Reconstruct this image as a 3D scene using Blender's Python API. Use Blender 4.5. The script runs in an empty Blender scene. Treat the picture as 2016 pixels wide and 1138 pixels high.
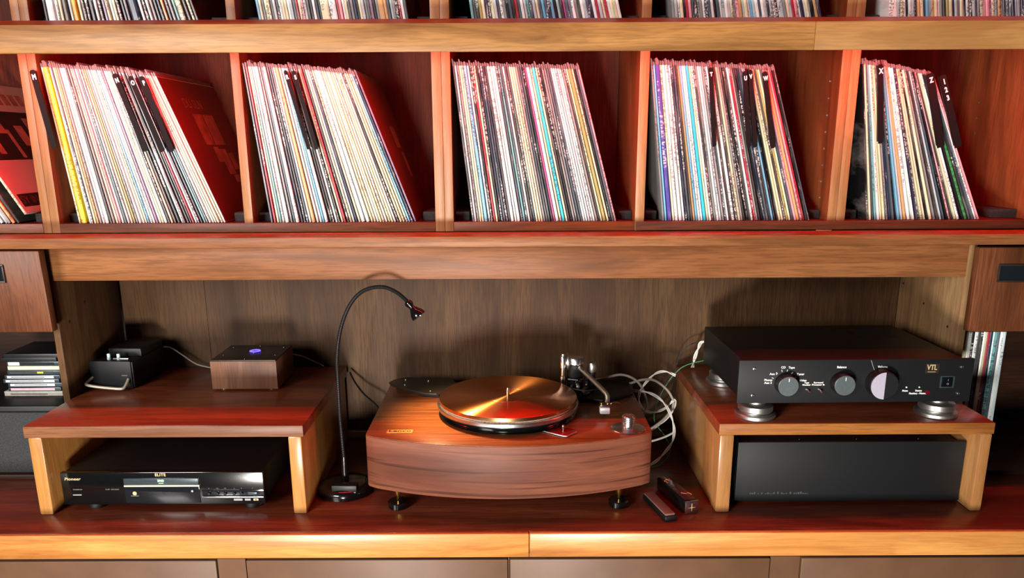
import bpy, bmesh, math, random
from mathutils import Vector, Matrix
S = bpy.context.scene
C = S.collection
PI = math.pi
H = 1.49                       # height of the camera above the floor; z below is written relative to that eye level

# ------------------------------------------------------------------ camera, world, lights, exposure
cd = bpy.data.cameras.new('camera'); cam = bpy.data.objects.new('camera', cd); C.objects.link(cam)
pitch = math.atan(395/1540.); roll = 0.0046
fw = Vector((0, math.cos(pitch), -math.sin(pitch))); up0 = Vector((0, math.sin(pitch), math.cos(pitch))); rt0 = Vector((1, 0, 0))
rt = rt0*math.cos(roll)-up0*math.sin(roll); up = up0*math.cos(roll)+rt0*math.sin(roll)
cam.matrix_world = Matrix(((rt.x, up.x, -fw.x, 0), (rt.y, up.y, -fw.y, 0), (rt.z, up.z, -fw.z, H), (0, 0, 0, 1)))
cd.sensor_width = 36; cd.lens = 36*1540/2016.; cd.shift_y = 111/2016.; cd.clip_start = .02
S.camera = cam

w = bpy.data.worlds.new('world'); S.world = w; w.use_nodes = True
w.node_tree.nodes['Background'].inputs[0].default_value = (.85, .92, 1, 1)
w.node_tree.nodes['Background'].inputs[1].default_value = .02

def area(name, loc, target, sx, sy, power, col, spread=180):
    l = bpy.data.lights.new(name, 'AREA'); l.shape = 'RECTANGLE'; l.size = sx; l.size_y = sy; l.energy = power; l.color = col
    l.spread = math.radians(spread)
    o = bpy.data.objects.new(name, l); C.objects.link(o); o.location = loc
    o.rotation_euler = (Vector(target)-Vector(loc)).to_track_quat('-Z', 'Y').to_euler(); return o
# the window of the room, behind the photographer
area('window_light', (-1.75, -1.05, H+.22), (-.1, 1.6, H+.02), .9, .9, 78, (1, .97, .93))
# daylight thrown back up by the sunlit floor in front of the unit
area('floor_bounce_light', (-.36, -.78, H-1.0), (.10, 1.6, H-.40), .34, .30, 74, (1, .94, .86))
S.view_settings.view_transform = 'Standard'; S.view_settings.look = 'None'
S.view_settings.gamma = 1; S.view_settings.use_curve_mapping = False
S.view_settings.exposure = 0.30

# ------------------------------------------------------------------ colour and material helpers
def lin(c): return c/12.92 if c <= .04045 else ((c+.055)/1.055)**2.4
def rgb(h): return tuple(lin(int(h[i:i+2], 16)/255) for i in (0, 2, 4))+(1,)
MATS = {}
def newmat(name):
    m = bpy.data.materials.new(name); m.use_nodes = True; nt = m.node_tree
    return m, nt, nt.nodes['Principled BSDF']
def mix(nt, f, a, b, mode='MIX'):
    n = nt.nodes.new('ShaderNodeMix'); n.data_type = 'RGBA'; n.blend_type = mode; n.clamp_result = False
    for s, v in ((n.inputs['Factor'], f), (n.inputs[6], a), (n.inputs[7], b)):
        if hasattr(v, 'is_output'): nt.links.new(v, s)
        else: s.default_value = v
    return n.outputs[2]
def noise(nt, vec, scale, detail=3, rough=.5, dist=0):
    n = nt.nodes.new('ShaderNodeTexNoise'); n.inputs['Scale'].default_value = scale; n.inputs['Detail'].default_value = detail
    n.inputs['Roughness'].default_value = rough; n.inputs['Distortion'].default_value = dist
    if vec is not None: nt.links.new(vec, n.inputs['Vector'])
    return n.outputs['Fac']
def ramp(nt, fac, stops):
    n = nt.nodes.new('ShaderNodeValToRGB'); e = n.color_ramp.elements
    while len(e) < len(stops): e.new(.5)
    for i, (p, c) in enumerate(stops): e[i].position = p; e[i].color = c
    nt.links.new(fac, n.inputs[0]); return n.outputs[0]
def coords(nt, scale, rot=(0, 0, 0), loc=(0, 0, 0), rnd=True):
    t = nt.nodes.new('ShaderNodeTexCoord'); mp = nt.nodes.new('ShaderNodeMapping'); src = t.outputs['Object']
    if rnd:                                                   # a different piece of timber for every object
        oi = nt.nodes.new('ShaderNodeObjectInfo'); v = nt.nodes.new('ShaderNodeVectorMath'); v.operation = 'SCALE'
        v.inputs[0].default_value = (7.3, 3.1, 5.7); nt.links.new(oi.outputs['Random'], v.inputs['Scale'])
        a = nt.nodes.new('ShaderNodeVectorMath'); a.operation = 'ADD'
        nt.links.new(src, a.inputs[0]); nt.links.new(v.outputs[0], a.inputs[1]); src = a.outputs[0]
    nt.links.new(src, mp.inputs['Vector']); mp.inputs['Scale'].default_value = scale; mp.inputs['Rotation'].default_value = rot
    mp.inputs['Location'].default_value = loc; return mp.outputs[0]
def bump(nt, b, fac, strength, dist=.002):
    n = nt.nodes.new('ShaderNodeBump'); n.inputs['Strength'].default_value = strength; n.inputs['Distance'].default_value = dist
    nt.links.new(fac, n.inputs['Height']); nt.links.new(n.outputs[0], b.inputs['Normal'])
def wood(name, light, mid, dark, axis='x', rough=.42, figure=1.0, coat=.0, pores=.5, streak=0, spec=.25, yk=1):
    """figured veneer or timber with its grain along one axis"""
    m, nt, b = newmat(name)
    k = {'x': 0, 'y': 1, 'z': 2}[axis]
    s1 = [9.0]*3; s1[k] = 1.1; s1[1] *= yk
    s2 = [260.0]*3; s2[k] = 14.0; s2[1] *= yk
    v1 = coords(nt, s1); v2 = coords(nt, s2)
    f = noise(nt, v1, 1.6*figure, 5, .55, .9)
    wv = nt.nodes.new('ShaderNodeMath'); wv.operation = 'MULTIPLY'; wv.inputs[1].default_value = 7.0; nt.links.new(f, wv.inputs[0])
    fr = nt.nodes.new('ShaderNodeMath'); fr.operation = 'PINGPONG'; fr.inputs[1].default_value = .5; nt.links.new(wv.outputs[0], fr.inputs[0])
    rings = nt.nodes.new('ShaderNodeMath'); rings.operation = 'MULTIPLY'; rings.inputs[1].default_value = 2; nt.links.new(fr.outputs[0], rings.inputs[0])
    base = ramp(nt, f, [(.30, rgb(dark)), (.48, rgb(mid)), (.68, rgb(light))])
    c = mix(nt, ramp(nt, rings.outputs[0], [(0, (.20, .20, .20, 1)), (.5, (.0, .0, .0, 1)), (1, (.0, .0, .0, 1))]), base, rgb(dark))
    p = noise(nt, v2, 1, 2, .6)
    c = mix(nt, ramp(nt, p, [(.38, (pores,)*3+(1,)), (.55, (0, 0, 0, 1))]), c, rgb(dark))
    if streak:
        s3 = [75.0]*3; s3[k] = 1.3; s3[1] *= yk
        st = noise(nt, coords(nt, s3), 1.3, 3, .6, .15)
        c = mix(nt, ramp(nt, st, [(.36, (streak,)*3+(1,)), (.45, (0, 0, 0, 1))]), c, tuple(x*.45 for x in rgb(dark)[:3])+(1,))
    nt.links.new(c, b.inputs['Base Color']); b.inputs['Roughness'].default_value = rough
    b.inputs['Coat Weight'].default_value = coat; b.inputs['Coat Roughness'].default_value = .16
    b.inputs['Specular IOR Level'].default_value = spec
    bump(nt, b, p, .08, .0006)
    return m
def plain(name, col, rough=.5, metal=0, grain=.06, scale=90, coat=0, spec=.5):
    m, nt, b = newmat(name)
    n = noise(nt, coords(nt, (1, 1, 1)), scale, 3)
    c = rgb(col); d = tuple(x*(1-grain*2.2) for x in c[:3])+(1,); l = tuple(min(1, x*(1+grain*2.2)) for x in c[:3])+(1,)
    nt.links.new(ramp(nt, n, [(.3, d), (.7, l)]), b.inputs['Base Color'])
    b.inputs['Roughness'].default_value = rough; b.inputs['Metallic'].default_value = metal; b.inputs['Coat Weight'].default_value = coat
    b.inputs['Specular IOR Level'].default_value = spec
    return m
def emit(name, col, strength):
    m, nt, b = newmat(name); b.inputs['Base Color'].default_value = (.02, .02, .02, 1)
    b.inputs['Emission Color'].default_value = col; b.inputs['Emission Strength'].default_value = strength; return m

M = dict(
    lip=wood('walnut_lip', 'b8824a', 'a3723f', '744a26', 'x', .42, 1.3, 0, .4, 0, .35),
    lip_pale=wood('walnut_lip_pale', 'b88650', 'a87844', '8a5c34', 'x', .42, .8, 0, .4, 0, .35),
    frame_z=wood('walnut_upright', '945632', '804626', '5c3019', 'z', .45, .8),
    front_lit=wood('walnut_front_lit', 'a87c50', '966a42', '785030', 'z', .42, .8, 0, .4, 0, .35),  # upright walnut again, paler: strong light on the fronts put into colour
    rail=wood('walnut_rail', '7e563a', '6c4730', '4b2f1e', 'x', .45, 1),
    ledge=wood('walnut_ledge', '94603a', '82502e', '5e381e', 'x', .45, 1),
    back=wood('walnut_back', '643020', '542414', '38160c', 'z', .5, .9, 0, .5, 0, .15),  # weak, red light inside the compartments is put into this dark tone
    back_low=wood('walnut_back_panel', '5a412a', '4b3421', '362416', 'z', .55, .7, 0, .6, 0, .15),
    back_side=wood('walnut_back_side', '583e26', '4a331f', '352416', 'z', .55, .7, 0, .5, 0, .15),
    panel=wood('walnut_side_panel', '6a4c30', '5a3f28', '40291a', 'z', .5, .7, 0, .5, 0, .15),
    panel_pale=wood('walnut_side_pale', 'a5855c', '8e6c4a', '6e5036', 'z', .5, .9, 0, .5, 0, .15),
    counter=wood('mahogany_top', '7c3c26', '662c1a', '42190e', 'x', .32, .9, .25, .5, 0, .3),
    edge=wood('alder_edge', 'cc924e', 'b87a3c', '8c5426', 'x', .36, 1.1, .1, .25, 0, .4),
    riser_top=wood('riser_top', '9a4e30', '823e24', '5a2816', 'x', .30, .9, .25, .5, 0, .3),
    riser_lip=wood('riser_front', '926344', '7e5238', '5c3826', 'x', .42, 1),
    riser_lip_warm=wood('riser_front_warm', 'a86e36', '925a2a', '6e401c', 'x', .42, 1),
    leg_pale=wood('riser_leg', 'c08c4c', 'ac763c', '865626', 'z', .34, .9, .2, .3, 0, .4),
    leg_mid=wood('riser_leg_mid', 'a87a48', '94663a', '74482a', 'z', .34, .9, .2, .3, 0, .4),
    drawer=wood('walnut_drawer', '744226', '5c321b', '402010', 'z', .42, .7),
    plinth=wood('rosewood_plinth', '84503a', '744432', '522c20', 'x', .5, .6, 0, .25, .8, .2, .04),
    plinth_top=wood('rosewood_top', '8a5232', '74401f', '472310', 'x', .32, .7, .2, .35, .5),
    box=wood('walnut_box', '8a6048', '764e3a', '523424', 'z', .45, .8),
    paint=plain('brown_paint', '5e422f', .45, 0, .05, 14, 0, .25),
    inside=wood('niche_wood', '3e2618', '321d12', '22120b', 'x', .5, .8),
    trim=wood('wall_batten', 'b08c62', '9a7850', '7a5c3c', 'x', .5, .8),
    black=plain('black_paint', '101112', .45, 0, .1, 400, 0, .3),
    black_face=plain('black_faceplate', '141618', .5, 0, .05, 700, 0, .32),
    black_gloss=plain('black_gloss', '0b0c0d', .16, 0, .05, 60, .4),
    black_soft=plain('black_rubber', '121314', .6, 0, .1, 200),
    foam=plain('black_foam', '2b2d2e', .85, 0, .2, 300),
    dark_plate=plain('dark_bronze_plate', '3a322c', .4, .5, .06, 300),
    grey=plain('grey_knob', '6a7276', .42, .55, .04, 300),
    silver=plain('brushed_silver', 'd2d3d6', .24, 1, .03, 300),
    silver_rough=plain('satin_silver', 'b9b7b4', .42, 1, .04, 300),
    brass=plain('brass', 'd8b25a', .25, 1, .04, 200),
    steel_dark=plain('dark_steel', '6c6d70', .32, 1, .05, 200),
    red_plate=plain('red_varnish', '8a2222', .2, .2, .04, 50, .3),
    white=plain('white_print', 'f2f2f0', .5, 0, .01),
    grey_print=plain('grey_print', '8a8c8c', .5, 0, .01),
    faint_print=plain('faint_print', '3a3d40', .5, 0, .01),
    gold=plain('gold_print', 'cdb88a', .4, .3, .02),
    cream_bar=plain('cream_bar', 'ead9b0', .4, .2, .02),
    green_print=plain('green_print', 'a8dcb4', .5, 0, .02),
    red_gem=plain('red_lens', '5a0a1c', .2, 0, .02),
    orange=plain('orange_badge', 'f09448', .35, .2, .03),
    wire_white=plain('white_cable', 'd6d2ca', .45, 0, .03),
    wire_grey=plain('beige_cable', '8d8378', .5, 0, .04),
    wire_green=plain('green_cable', '3f7a58', .5, 0, .03),
    glass_dark=plain('smoked_glass', '161a1e', .08, 0, .02, 20, .6),
    tray=plain('tray_face', '39444a', .32, .3, .05, 200),
    felt=plain('speckled_mat', '7c6a58', .9, 0, .6, 900),
    cart=plain('pale_metal', 'd4d8de', .42, .3, .02, 300), handle=plain('bare_handle', 'd0c2ac', .4, .35, .03, 200),
    knob_silver=plain('pale_silver', 'c6c0d2', .38, .35, .02, 300),
    black_card=plain('black_card', '0c0c0d', .65, 0, .1, 200, 0, .15),
    blue_light=emit('blue_ring', (.10, .06, 1, 1), 3.2),
    lamp_light=emit('lamp_bulb', (1, .72, .36, 1), 60),
    led=emit('red_led', (1, .012, .02, 1), 120), led_dim=emit('red_led_dim', (1, .012, .02, 1), 70),
    pink_cover=plain('cover_card', 'd8cec4', .5, 0, .04, 12),
    ink=plain('cover_ink', '2a2222', .55, 0, .1, 20),
    red_card=plain('cover_red', '7c3c34', .5, 0, .05, 10),
    card_tone=plain('cover_tone', 'b98070', .5, 0, .15, 40),
    purple_dark=plain('purple_lacquer', '3a1a22', .18, 0, .1, 20, .5),
    brown_plastic=plain('brown_plastic', '6a5048', .45, 0, .03, 200),
    plug=plain('clear_pull', 'cfe4e4', .15, .2, .05),
)
def make_copper():
    m, nt, b = newmat('brushed_copper')
    b.inputs['Base Color'].default_value = rgb('d08a4e'); b.inputs['Metallic'].default_value = 1
    b.inputs['Roughness'].default_value = .29; b.inputs['Anisotropic'].default_value = .95; b.inputs['Anisotropic Rotation'].default_value = .25
    t = nt.nodes.new('ShaderNodeTangent'); t.direction_type = 'RADIAL'; t.axis = 'Z'; nt.links.new(t.outputs[0], b.inputs['Tangent'])
    tc = nt.nodes.new('ShaderNodeTexCoord'); g = nt.nodes.new('ShaderNodeVectorMath'); g.operation = 'LENGTH'
    sp = nt.nodes.new('ShaderNodeVectorMath'); sp.operation = 'MULTIPLY'; sp.inputs[1].default_value = (1, 1, 0)
    nt.links.new(tc.outputs['Object'], sp.inputs[0]); nt.links.new(sp.outputs[0], g.inputs[0])
    cb = nt.nodes.new('ShaderNodeCombineXYZ'); nt.links.new(g.outputs['Value'], cb.inputs[0])
    n = noise(nt, cb.outputs[0], 900, 2)
    nt.links.new(mix(nt, n, rgb('cc8248'), rgb('e8a068')), b.inputs['Base Color'])
    return m
M['copper'] = make_copper()
M['copper_edge'] = plain('copper_edge', 'd9a070', .22, 1, .02)
def make_doors(): return M['paint']

def spine_material(name, attribute=False):
    m, nt, b = newmat(name)
    oi = nt.nodes.new('ShaderNodeObjectInfo')
    if attribute:
        at = nt.nodes.new('ShaderNodeAttribute'); at.attribute_name = 'Col'; col = at.outputs['Color']
    else: col = oi.outputs['Color']
    v = coords(nt, (1, 1, 1)) if not attribute else coords(nt, (300, 1, 1), rnd=False)
    def vec(s):
        mp = nt.nodes.new('ShaderNodeMapping'); nt.links.new(v, mp.inputs['Vector']); mp.inputs['Scale'].default_value = s; return mp.outputs[0]
    bw = nt.nodes.new('ShaderNodeRGBToBW'); nt.links.new(col, bw.inputs[0])
    inv = ramp(nt, bw.outputs[0], [(.10, (.75, .74, .70, 1)), (.22, (.02, .02, .025, 1))])
    # shelf wear and printed artwork that runs over the spine
    wear = noise(nt, vec((.5, 3, 10)), 1, 5, .7)
    c = mix(nt, ramp(nt, wear, [(.50, (0, 0, 0, 1)), (.78, (.30, .30, .30, 1))]), col, inv)
    # rows of lettering
    letters = noise(nt, vec((.9, 1, 330)), 1, 2, .6)
    span = noise(nt, vec((.3, 1, 9)), 1, 1, .5)
    lx = ramp(nt, letters, [(.50, (0, 0, 0, 1)), (.53, (1, 1, 1, 1))]); sx = ramp(nt, span, [(.575, (0, 0, 0, 1)), (.60, (.65, .65, .65, 1))])
    mm = nt.nodes.new('ShaderNodeMath'); mm.operation = 'MULTIPLY'; nt.links.new(lx, mm.inputs[0]); nt.links.new(sx, mm.inputs[1])
    tn = nt.nodes.new('ShaderNodeTexCoord'); sx_ = nt.nodes.new('ShaderNodeSeparateXYZ'); nt.links.new(tn.outputs['Normal'], sx_.inputs[0])
    lt = nt.nodes.new('ShaderNodeMath'); lt.operation = 'LESS_THAN'; lt.inputs[1].default_value = -.3; nt.links.new(sx_.outputs['Y'], lt.inputs[0])
    m2 = nt.nodes.new('ShaderNodeMath'); m2.operation = 'MULTIPLY'; nt.links.new(lt.outputs[0], m2.inputs[0]); nt.links.new(mm.outputs[0], m2.inputs[1])
    c = mix(nt, m2.outputs[0], c, inv)
    nt.links.new(c, b.inputs['Base Color']); b.inputs['Roughness'].default_value = .38
    b.inputs['Coat Weight'].default_value = .25; b.inputs['Coat Roughness'].default_value = .2
    return m
M['spine'] = spine_material('record_card'); M['spine_row'] = spine_material('record_card_row', True)
def make_poly():
    m, nt, b = newmat('clear_poly_sleeve'); out = nt.nodes['Material Output']
    b.inputs['Base Color'].default_value = (.38, .36, .37, 1); b.inputs['Roughness'].default_value = .35
    tr = nt.nodes.new('ShaderNodeBsdfTranslucent'); tr.inputs[0].default_value = (.55, .53, .54, 1)
    tp = nt.nodes.new('ShaderNodeBsdfTransparent'); m1 = nt.nodes.new('ShaderNodeMixShader'); m2 = nt.nodes.new('ShaderNodeMixShader')
    m1.inputs[0].default_value = .5; nt.links.new(b.outputs[0], m1.inputs[1]); nt.links.new(tr.outputs[0], m1.inputs[2])
    m2.inputs[0].default_value = .30; nt.links.new(m1.outputs[0], m2.inputs[1]); nt.links.new(tp.outputs[0], m2.inputs[2])
    nt.links.new(m2.outputs[0], out.inputs[0]); return m
M['poly'] = make_poly()

# ------------------------------------------------------------------ geometry helpers
def box(bm, x0, x1, y0, y1, z0, z1, bev=0, seg=2):
    r = bmesh.ops.create_cube(bm, size=1); vs = r['verts']
    for v in vs:
        v.co = Vector((x0+(v.co.x+.5)*(x1-x0), y0+(v.co.y+.5)*(y1-y0), z0+(v.co.z+.5)*(z1-z0)))
    if bev:
        es = list({e for v in vs for e in v.link_edges})
        bmesh.ops.bevel(bm, geom=es, offset=bev, segments=seg, profile=.5, affect='EDGES')
    return bm
def B(*a, **k): return box(bmesh.new(), *a, **k)
def prism(bm, pts, z0, z1, axis='z', bev=0):
    f = {'z': lambda p, h: (p[0], p[1], h), 'y': lambda p, h: (p[0], h, p[1]), 'x': lambda p, h: (h, p[0], p[1])}[axis]
    a = [bm.verts.new(f(p, z0)) for p in pts]; b = [bm.verts.new(f(p, z1)) for p in pts]
    fs = [bm.faces.new(a[::-1]), bm.faces.new(b)]
    for i in range(len(pts)):
        j = (i+1) % len(pts); fs.append(bm.faces.new((a[i], a[j], b[j], b[i])))
    bmesh.ops.recalc_face_normals(bm, faces=fs)
    if bev:
        es = list({e for f_ in fs[:2] for e in f_.edges})
        bmesh.ops.bevel(bm, geom=es, offset=bev, segments=2, profile=.5, affect='EDGES')
    return bm
def lathe(bm, prof, seg=48, M4=None, cx=0, cy=0):
    """profile of (radius, z) pairs turned about the z axis"""
    rings = []
    for r, z in prof:
        if r < 1e-6: rings.append([bm.verts.new((cx, cy, z))])
        else: rings.append([bm.verts.new((cx+r*math.cos(2*PI*i/seg), cy+r*math.sin(2*PI*i/seg), z)) for i in range(seg)])
    fs = []
    for a, b in zip(rings, rings[1:]):
        for i in range(seg):
            j = (i+1) % seg
            if len(a) == 1 and len(b) == 1: continue
            if len(a) == 1: fs.append(bm.faces.new((a[0], b[j], b[i])))
            elif len(b) == 1: fs.append(bm.faces.new((a[i], a[j], b[0])))
            else: fs.append(bm.faces.new((a[i], a[j], b[j], b[i])))
    bmesh.ops.recalc_face_normals(bm, faces=fs)
    if M4 is not None:
        vs = [v for r in rings for v in r]; bmesh.ops.transform(bm, matrix=M4, verts=vs)
    return bm
def L(prof, seg=48, M4=None, cx=0, cy=0): return lathe(bmesh.new(), prof, seg, M4, cx, cy)
def spline(pts, n=8):
    P = [Vector(p) for p in pts]; out = []
    for i in range(len(P)-1):
        a = P[max(i-1, 0)]; b = P[i]; c = P[i+1]; d = P[min(i+2, len(P)-1)]
        for k in range(n):
            t = k/n; out.append(.5*((2*b)+(c-a)*t+(2*a-5*b+4*c-d)*t*t+(3*b-a-3*c+d)*t**3))
    return out+[P[-1]]
def tube(bm, pts, r, seg=10, smooth=8):
    P = spline(pts, smooth) if smooth else [Vector(p) for p in pts]
    rad = r if callable(r) else (lambda t: r)
    rings = []; nrm = None
    for i, p in enumerate(P):
        t = (P[min(i+1, len(P)-1)]-P[max(i-1, 0)]).normalized()
        if nrm is None: nrm = t.orthogonal().normalized()
        nrm = (nrm-t*nrm.dot(t)).normalized(); bn = t.cross(nrm); R = rad(i/(len(P)-1))
        rings.append([bm.verts.new(p+(nrm*math.cos(2*PI*k/seg)+bn*math.sin(2*PI*k/seg))*R) for k in range(seg)])
    fs = []
    for a, b in zip(rings, rings[1:]):
        for k in range(seg): fs.append(bm.faces.new((a[k], a[(k+1) % seg], b[(k+1) % seg], b[k])))
    fs.append(bm.faces.new(rings[0][::-1])); fs.append(bm.faces.new(rings[-1]))
    bmesh.ops.recalc_face_normals(bm, faces=fs); return bm
def T(pts, r, seg=10, smooth=8): return tube(bmesh.new(), pts, r, seg, smooth)

def thing(name, label, cat, loc=(0, 0, 0), rotz=0, group=None):
    o = bpy.data.objects.new(name, None); C.objects.link(o); o.empty_display_size = .05
    o.location = (loc[0], loc[1], loc[2]+H); o.rotation_euler = (0, 0, rotz); o['label'] = label; o['category'] = cat
    if group: o['group'] = group
    o['_base'] = list(loc); return o
def base(o):
    while o.parent: o = o.parent
    return Vector(o['_base']) if '_base' in o.keys() else Vector((0, 0, 0))
def obj(name, bm, mat, parent=None, local=False, label=None, smooth=True, loc=None):
    """one mesh object; vertices are written in eye-level coordinates unless local, then relative to the thing's base"""
    if parent is not None and not local:
        b = base(parent); bmesh.ops.translate(bm, vec=-b, verts=bm.verts)
    me = bpy.data.meshes.new(name); 
    if parent is None and loc is not None: bmesh.ops.translate(bm, vec=-Vector(loc), verts=bm.verts)
    bm.to_mesh(me); bm.free()
    me.materials.append(M[mat] if isinstance(mat, str) else mat)
    if smooth:
        me.polygons.foreach_set('use_smooth', [True]*len(me.polygons))
        try: me.set_sharp_from_angle(angle=math.radians(35))
        except Exception: pass
    o = bpy.data.objects.new(name, me); C.objects.link(o)
    if parent is not None: o.parent = parent
    else:
        o.location = (0, 0, H) if loc is None else (loc[0], loc[1], loc[2]+H)
    if label: o['label'] = label
    return o
def tag(o, label, cat, group=None):
    o['label'] = label; o['category'] = cat
    if group: o['group'] = group
    return o
def struct(name, bm, mat):
    o = obj(name, bm, mat); o['kind'] = 'structure'; return o
_dg = None
def letters(s, size, mat, parent, at, face='front', bold=0, squash=1.0, align='CENTER', name='lettering', rot=0, depth=.0002, shear=0, spacing=1):
    """flat raised lettering; face front looks to -y, face top looks up"""
    cu = bpy.data.curves.new('t', 'FONT'); cu.body = s; cu.size = size; cu.align_x = align; cu.align_y = 'CENTER'
    cu.extrude = depth; cu.offset = bold; cu.resolution_u = 3; cu.shear = shear; cu.space_character = spacing
    t = bpy.data.objects.new('t', cu); C.objects.link(t)
    dg = bpy.context.evaluated_depsgraph_get(); dg.update()
    me = bpy.data.meshes.new_from_object(t.evaluated_get(dg)); bpy.data.objects.remove(t)
    mt = Matrix.Diagonal((squash, 1, 1, 1))
    mt = Matrix.Rotation(rot, 4, 'Z') @ mt
    if face == 'front': mt = Matrix.Rotation(PI/2, 4, 'X') @ mt
    me.transform(Matrix.Translation(Vector(at)) @ mt)
    me.materials.clear(); me.materials.append(M[mat]); me.name = name
    o = bpy.data.objects.new(name, me); C.objects.link(o); o.parent = parent; return o

# ------------------------------------------------------------------ the room behind and below the furniture
struct('floor', B(-3.2, 3.2, -3, 2.08, -H-.05, -H), 'inside')
struct('wall_back', B(-3.2, 3.2, 2.025, 2.08, -H, 1.1), plain('plaster', 'b8aa98', .8))

# ------------------------------------------------------------------ base cabinet, countertop
ZC = -.735; YB = 1.93; YU = 1.994                       # back of the alcove, back of the record compartments
bc = thing('base_cabinet', 'brown painted base cabinet with flat doors under the wooden countertop', 'cabinet', (0, 1.6, -H))
bm = bmesh.new(); box(bm, -1.7, 1.7, 1.425, 1.95, -H+.002, -.787)
box(bm, -1.7, 1.7, 1.404, 1.4252, -.7958, -.787, .001)
for x0, x1 in ((-.5888, -.5335), (.5138, .5722), (-.0093, -.0075)): box(bm, x0, x1, 1.404, 1.4252, -1.40, -.7965)
obj('cabinet_frame', bm, 'paint', bc)
for x0, x1 in ((-1.17, -.591), (-.531, -.0105), (-.0063, .5115), (.5745, 1.12)):
    obj('door', B(x0, x1, 1.400, 1.4245, -1.39, -.7985, .0022), 'paint', bc)

ct = thing('countertop', 'long dark mahogany countertop with a pale alder front edge', 'countertop', (0, 1.66, ZC-.05))
obj('top_board', B(-1.75, 1.75, 1.3985, YB, ZC-.048, ZC, .001), 'counter', ct)
for x0, x1 in ((-1.75, .0316), (.0324, 1.75)):
    obj('front_strip', B(x0, x1, 1.387, 1.3985, -.7865, ZC-.0004, .0025), 'edge', ct)

# ------------------------------------------------------------------ wall unit standing on the countertop
un = thing('shelving_unit', 'tall walnut shelving unit of open record compartments with a ledge above the stereo alcove', 'shelving', (0, 1.8, ZC))
def U(name, bm, mat, label=None, parent=un): return obj(name, bm, mat, parent, label=label)
YD = 1.66                                                   # front plane of the uprights
U('back_panel', B(-1.75, 1.75, YU-.006, YU+.010, -.178, .64), 'back')
U('alcove_back', B(-.7655, .9655, YB-.006, YB+.01, ZC, -.178), 'back_low')
U('alcove_back', B(-.9755, -.7665, YB-.006, YB+.01, ZC, -.178), 'back_side', 'browner back board at the left end of the alcove')
for n, x0, x1 in (('L', -1.75, -.994), ('R', .990, 1.75)):
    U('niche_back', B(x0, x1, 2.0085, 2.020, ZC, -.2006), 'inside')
# uprights (paired boards where two cabinets meet)
def upright(x0, x1, z0=-.1765, z1=.64):
    U('upright', B(x0, x1, YD+.0012, YU-.006, z0, z1), 'frame_z')
    U('front_strip', B(x0, x1, YD, YD+.0012, z0, z1, .0005), 'front_lit')  # added thin strip, coloured paler to show the board's brightly lit front
XD = [(-.9865, -.9696), (-.9690, -.9512), (-.5616, -.5436), (-.1596, -.1401), (-.1395, -.1215), (.2597, .2790), (.6645, .6826), (.6832, .7012), (1.088, 1.106)]
for a, b in XD: upright(a, b)
upright(-1.42, -1.402)
# compartment floors with their front rail
cells = [(-1.402, -.9867), (-.9512, -.5617), (-.5435, -.1597), (-.1214, .2596), (.2791, .6644), (.7013, 1.0879)]
for a, b in cells: U('shelf_board', B(a+.0003, b-.0003, YD+.012, YU-.006, -.1765, -.1572), 'back')
for a, b, m in ((-1.402, -.9867, 'rail'), (-.9512, -.5435, 'rail'), (-.5435, -.1597, 'rail'), (-.1214, .2596, 'frame_x'), (.2596, 1.75, 'rail')):
    if m == 'frame_x': m = 'ledge'
    if a == .2596: U('front_rail', B(.262, 1.42, YD-.006, YD+.0118, -.1755, -.1578, .001), 'rail')
    elif a == -.9512: U('front_rail', B(-.9510, -.1598, YD-.0005, YD+.0118, -.1764, -.1572, .001), 'rail')
    elif a == -.5435: pass
    else: U('front_rail', B(a+.0003, b-.0003, YD-.0005, YD+.0118, -.1764, -.1572, .001), m)
# the shelf between the two rows, its deep front lip made of two lengths
U('shelf_board', prism(bmesh.new(), [(1.5672, .213), (1.5672, .2190), (1.6000, .2335), (YU-.006, .2335), (YU-.006, .2165), (1.60, .2165), (1.58, .213)], -1.75, 1.75, 'x'), 'ledge')
for x0, x1, m in ((-1.75, .5694, 'lip'), (.5698, 1.75, 'lip_pale')):
    U('shelf_lip', B(x0, x1, 1.56, 1.5670, .170, .2205, .0015), m)
U('shelf_board', B(-1.75, 1.75, 1.5672, YU-.006, .605, .64, .002), 'back')
U('shelf_lip', B(-1.75, 1.75, 1.56, 1.5670, .575, .640, .0015), 'lip')
# ledge, apron and the side panels of the alcove
U('ledge', B(-1.75, 1.75, 1.58, YU-.006, -.2005, -.1782, .003), 'ledge')
U('apron', B(-.9788, .9657, 1.648, 1.668, -.2765, -.2006, .001), 'ledge')
U('side_panel', B(-.9935, -.9790, 1.65, YB-.0065, ZC, -.2006, .001), 'panel')
U('side_panel', B(.966, .984, 1.65, YB-.0065, ZC, -.2006, .001), 'panel_pale', 'paler right side panel of the alcove with small dark holes')
for x0, x1 in ((-1.75, -.9937), (.9842, 1.75)):
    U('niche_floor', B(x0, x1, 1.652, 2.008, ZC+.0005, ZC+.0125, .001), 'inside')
# shelf pin holes
def hole(x, y, z, sx, mat): 
    m4 = Matrix.Translation((x, y, z)) @ Matrix.Rotation(PI/2*sx, 4, 'Y')
    U('pin_hole', L([(0, 0), (.0028, 0), (.0028, .0007), (.0018, .0007), (.0018, .0002), (0, .0002)], 12, m4), mat)
for y, z in ((1.905, -.335), (1.80, -.365), (1.69, -.395)): hole(.966, y, z, -1, 'black_soft')
for y, z in ((1.76, -.345), (1.69, -.375)): hole(-.9790, y, z, 1, 'black_soft')
for i in range(8): hole(.6644, 1.712, .125-i*.034, -1, 'silver_rough')
for i in range(3): hole(1.0879, 1.90, .09-i*.034, -1, 'silver_rough')
U('shim', B(.640, .672, 1.648, 1.6538, -.1780, -.1760, .0003), 'trim')
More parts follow.
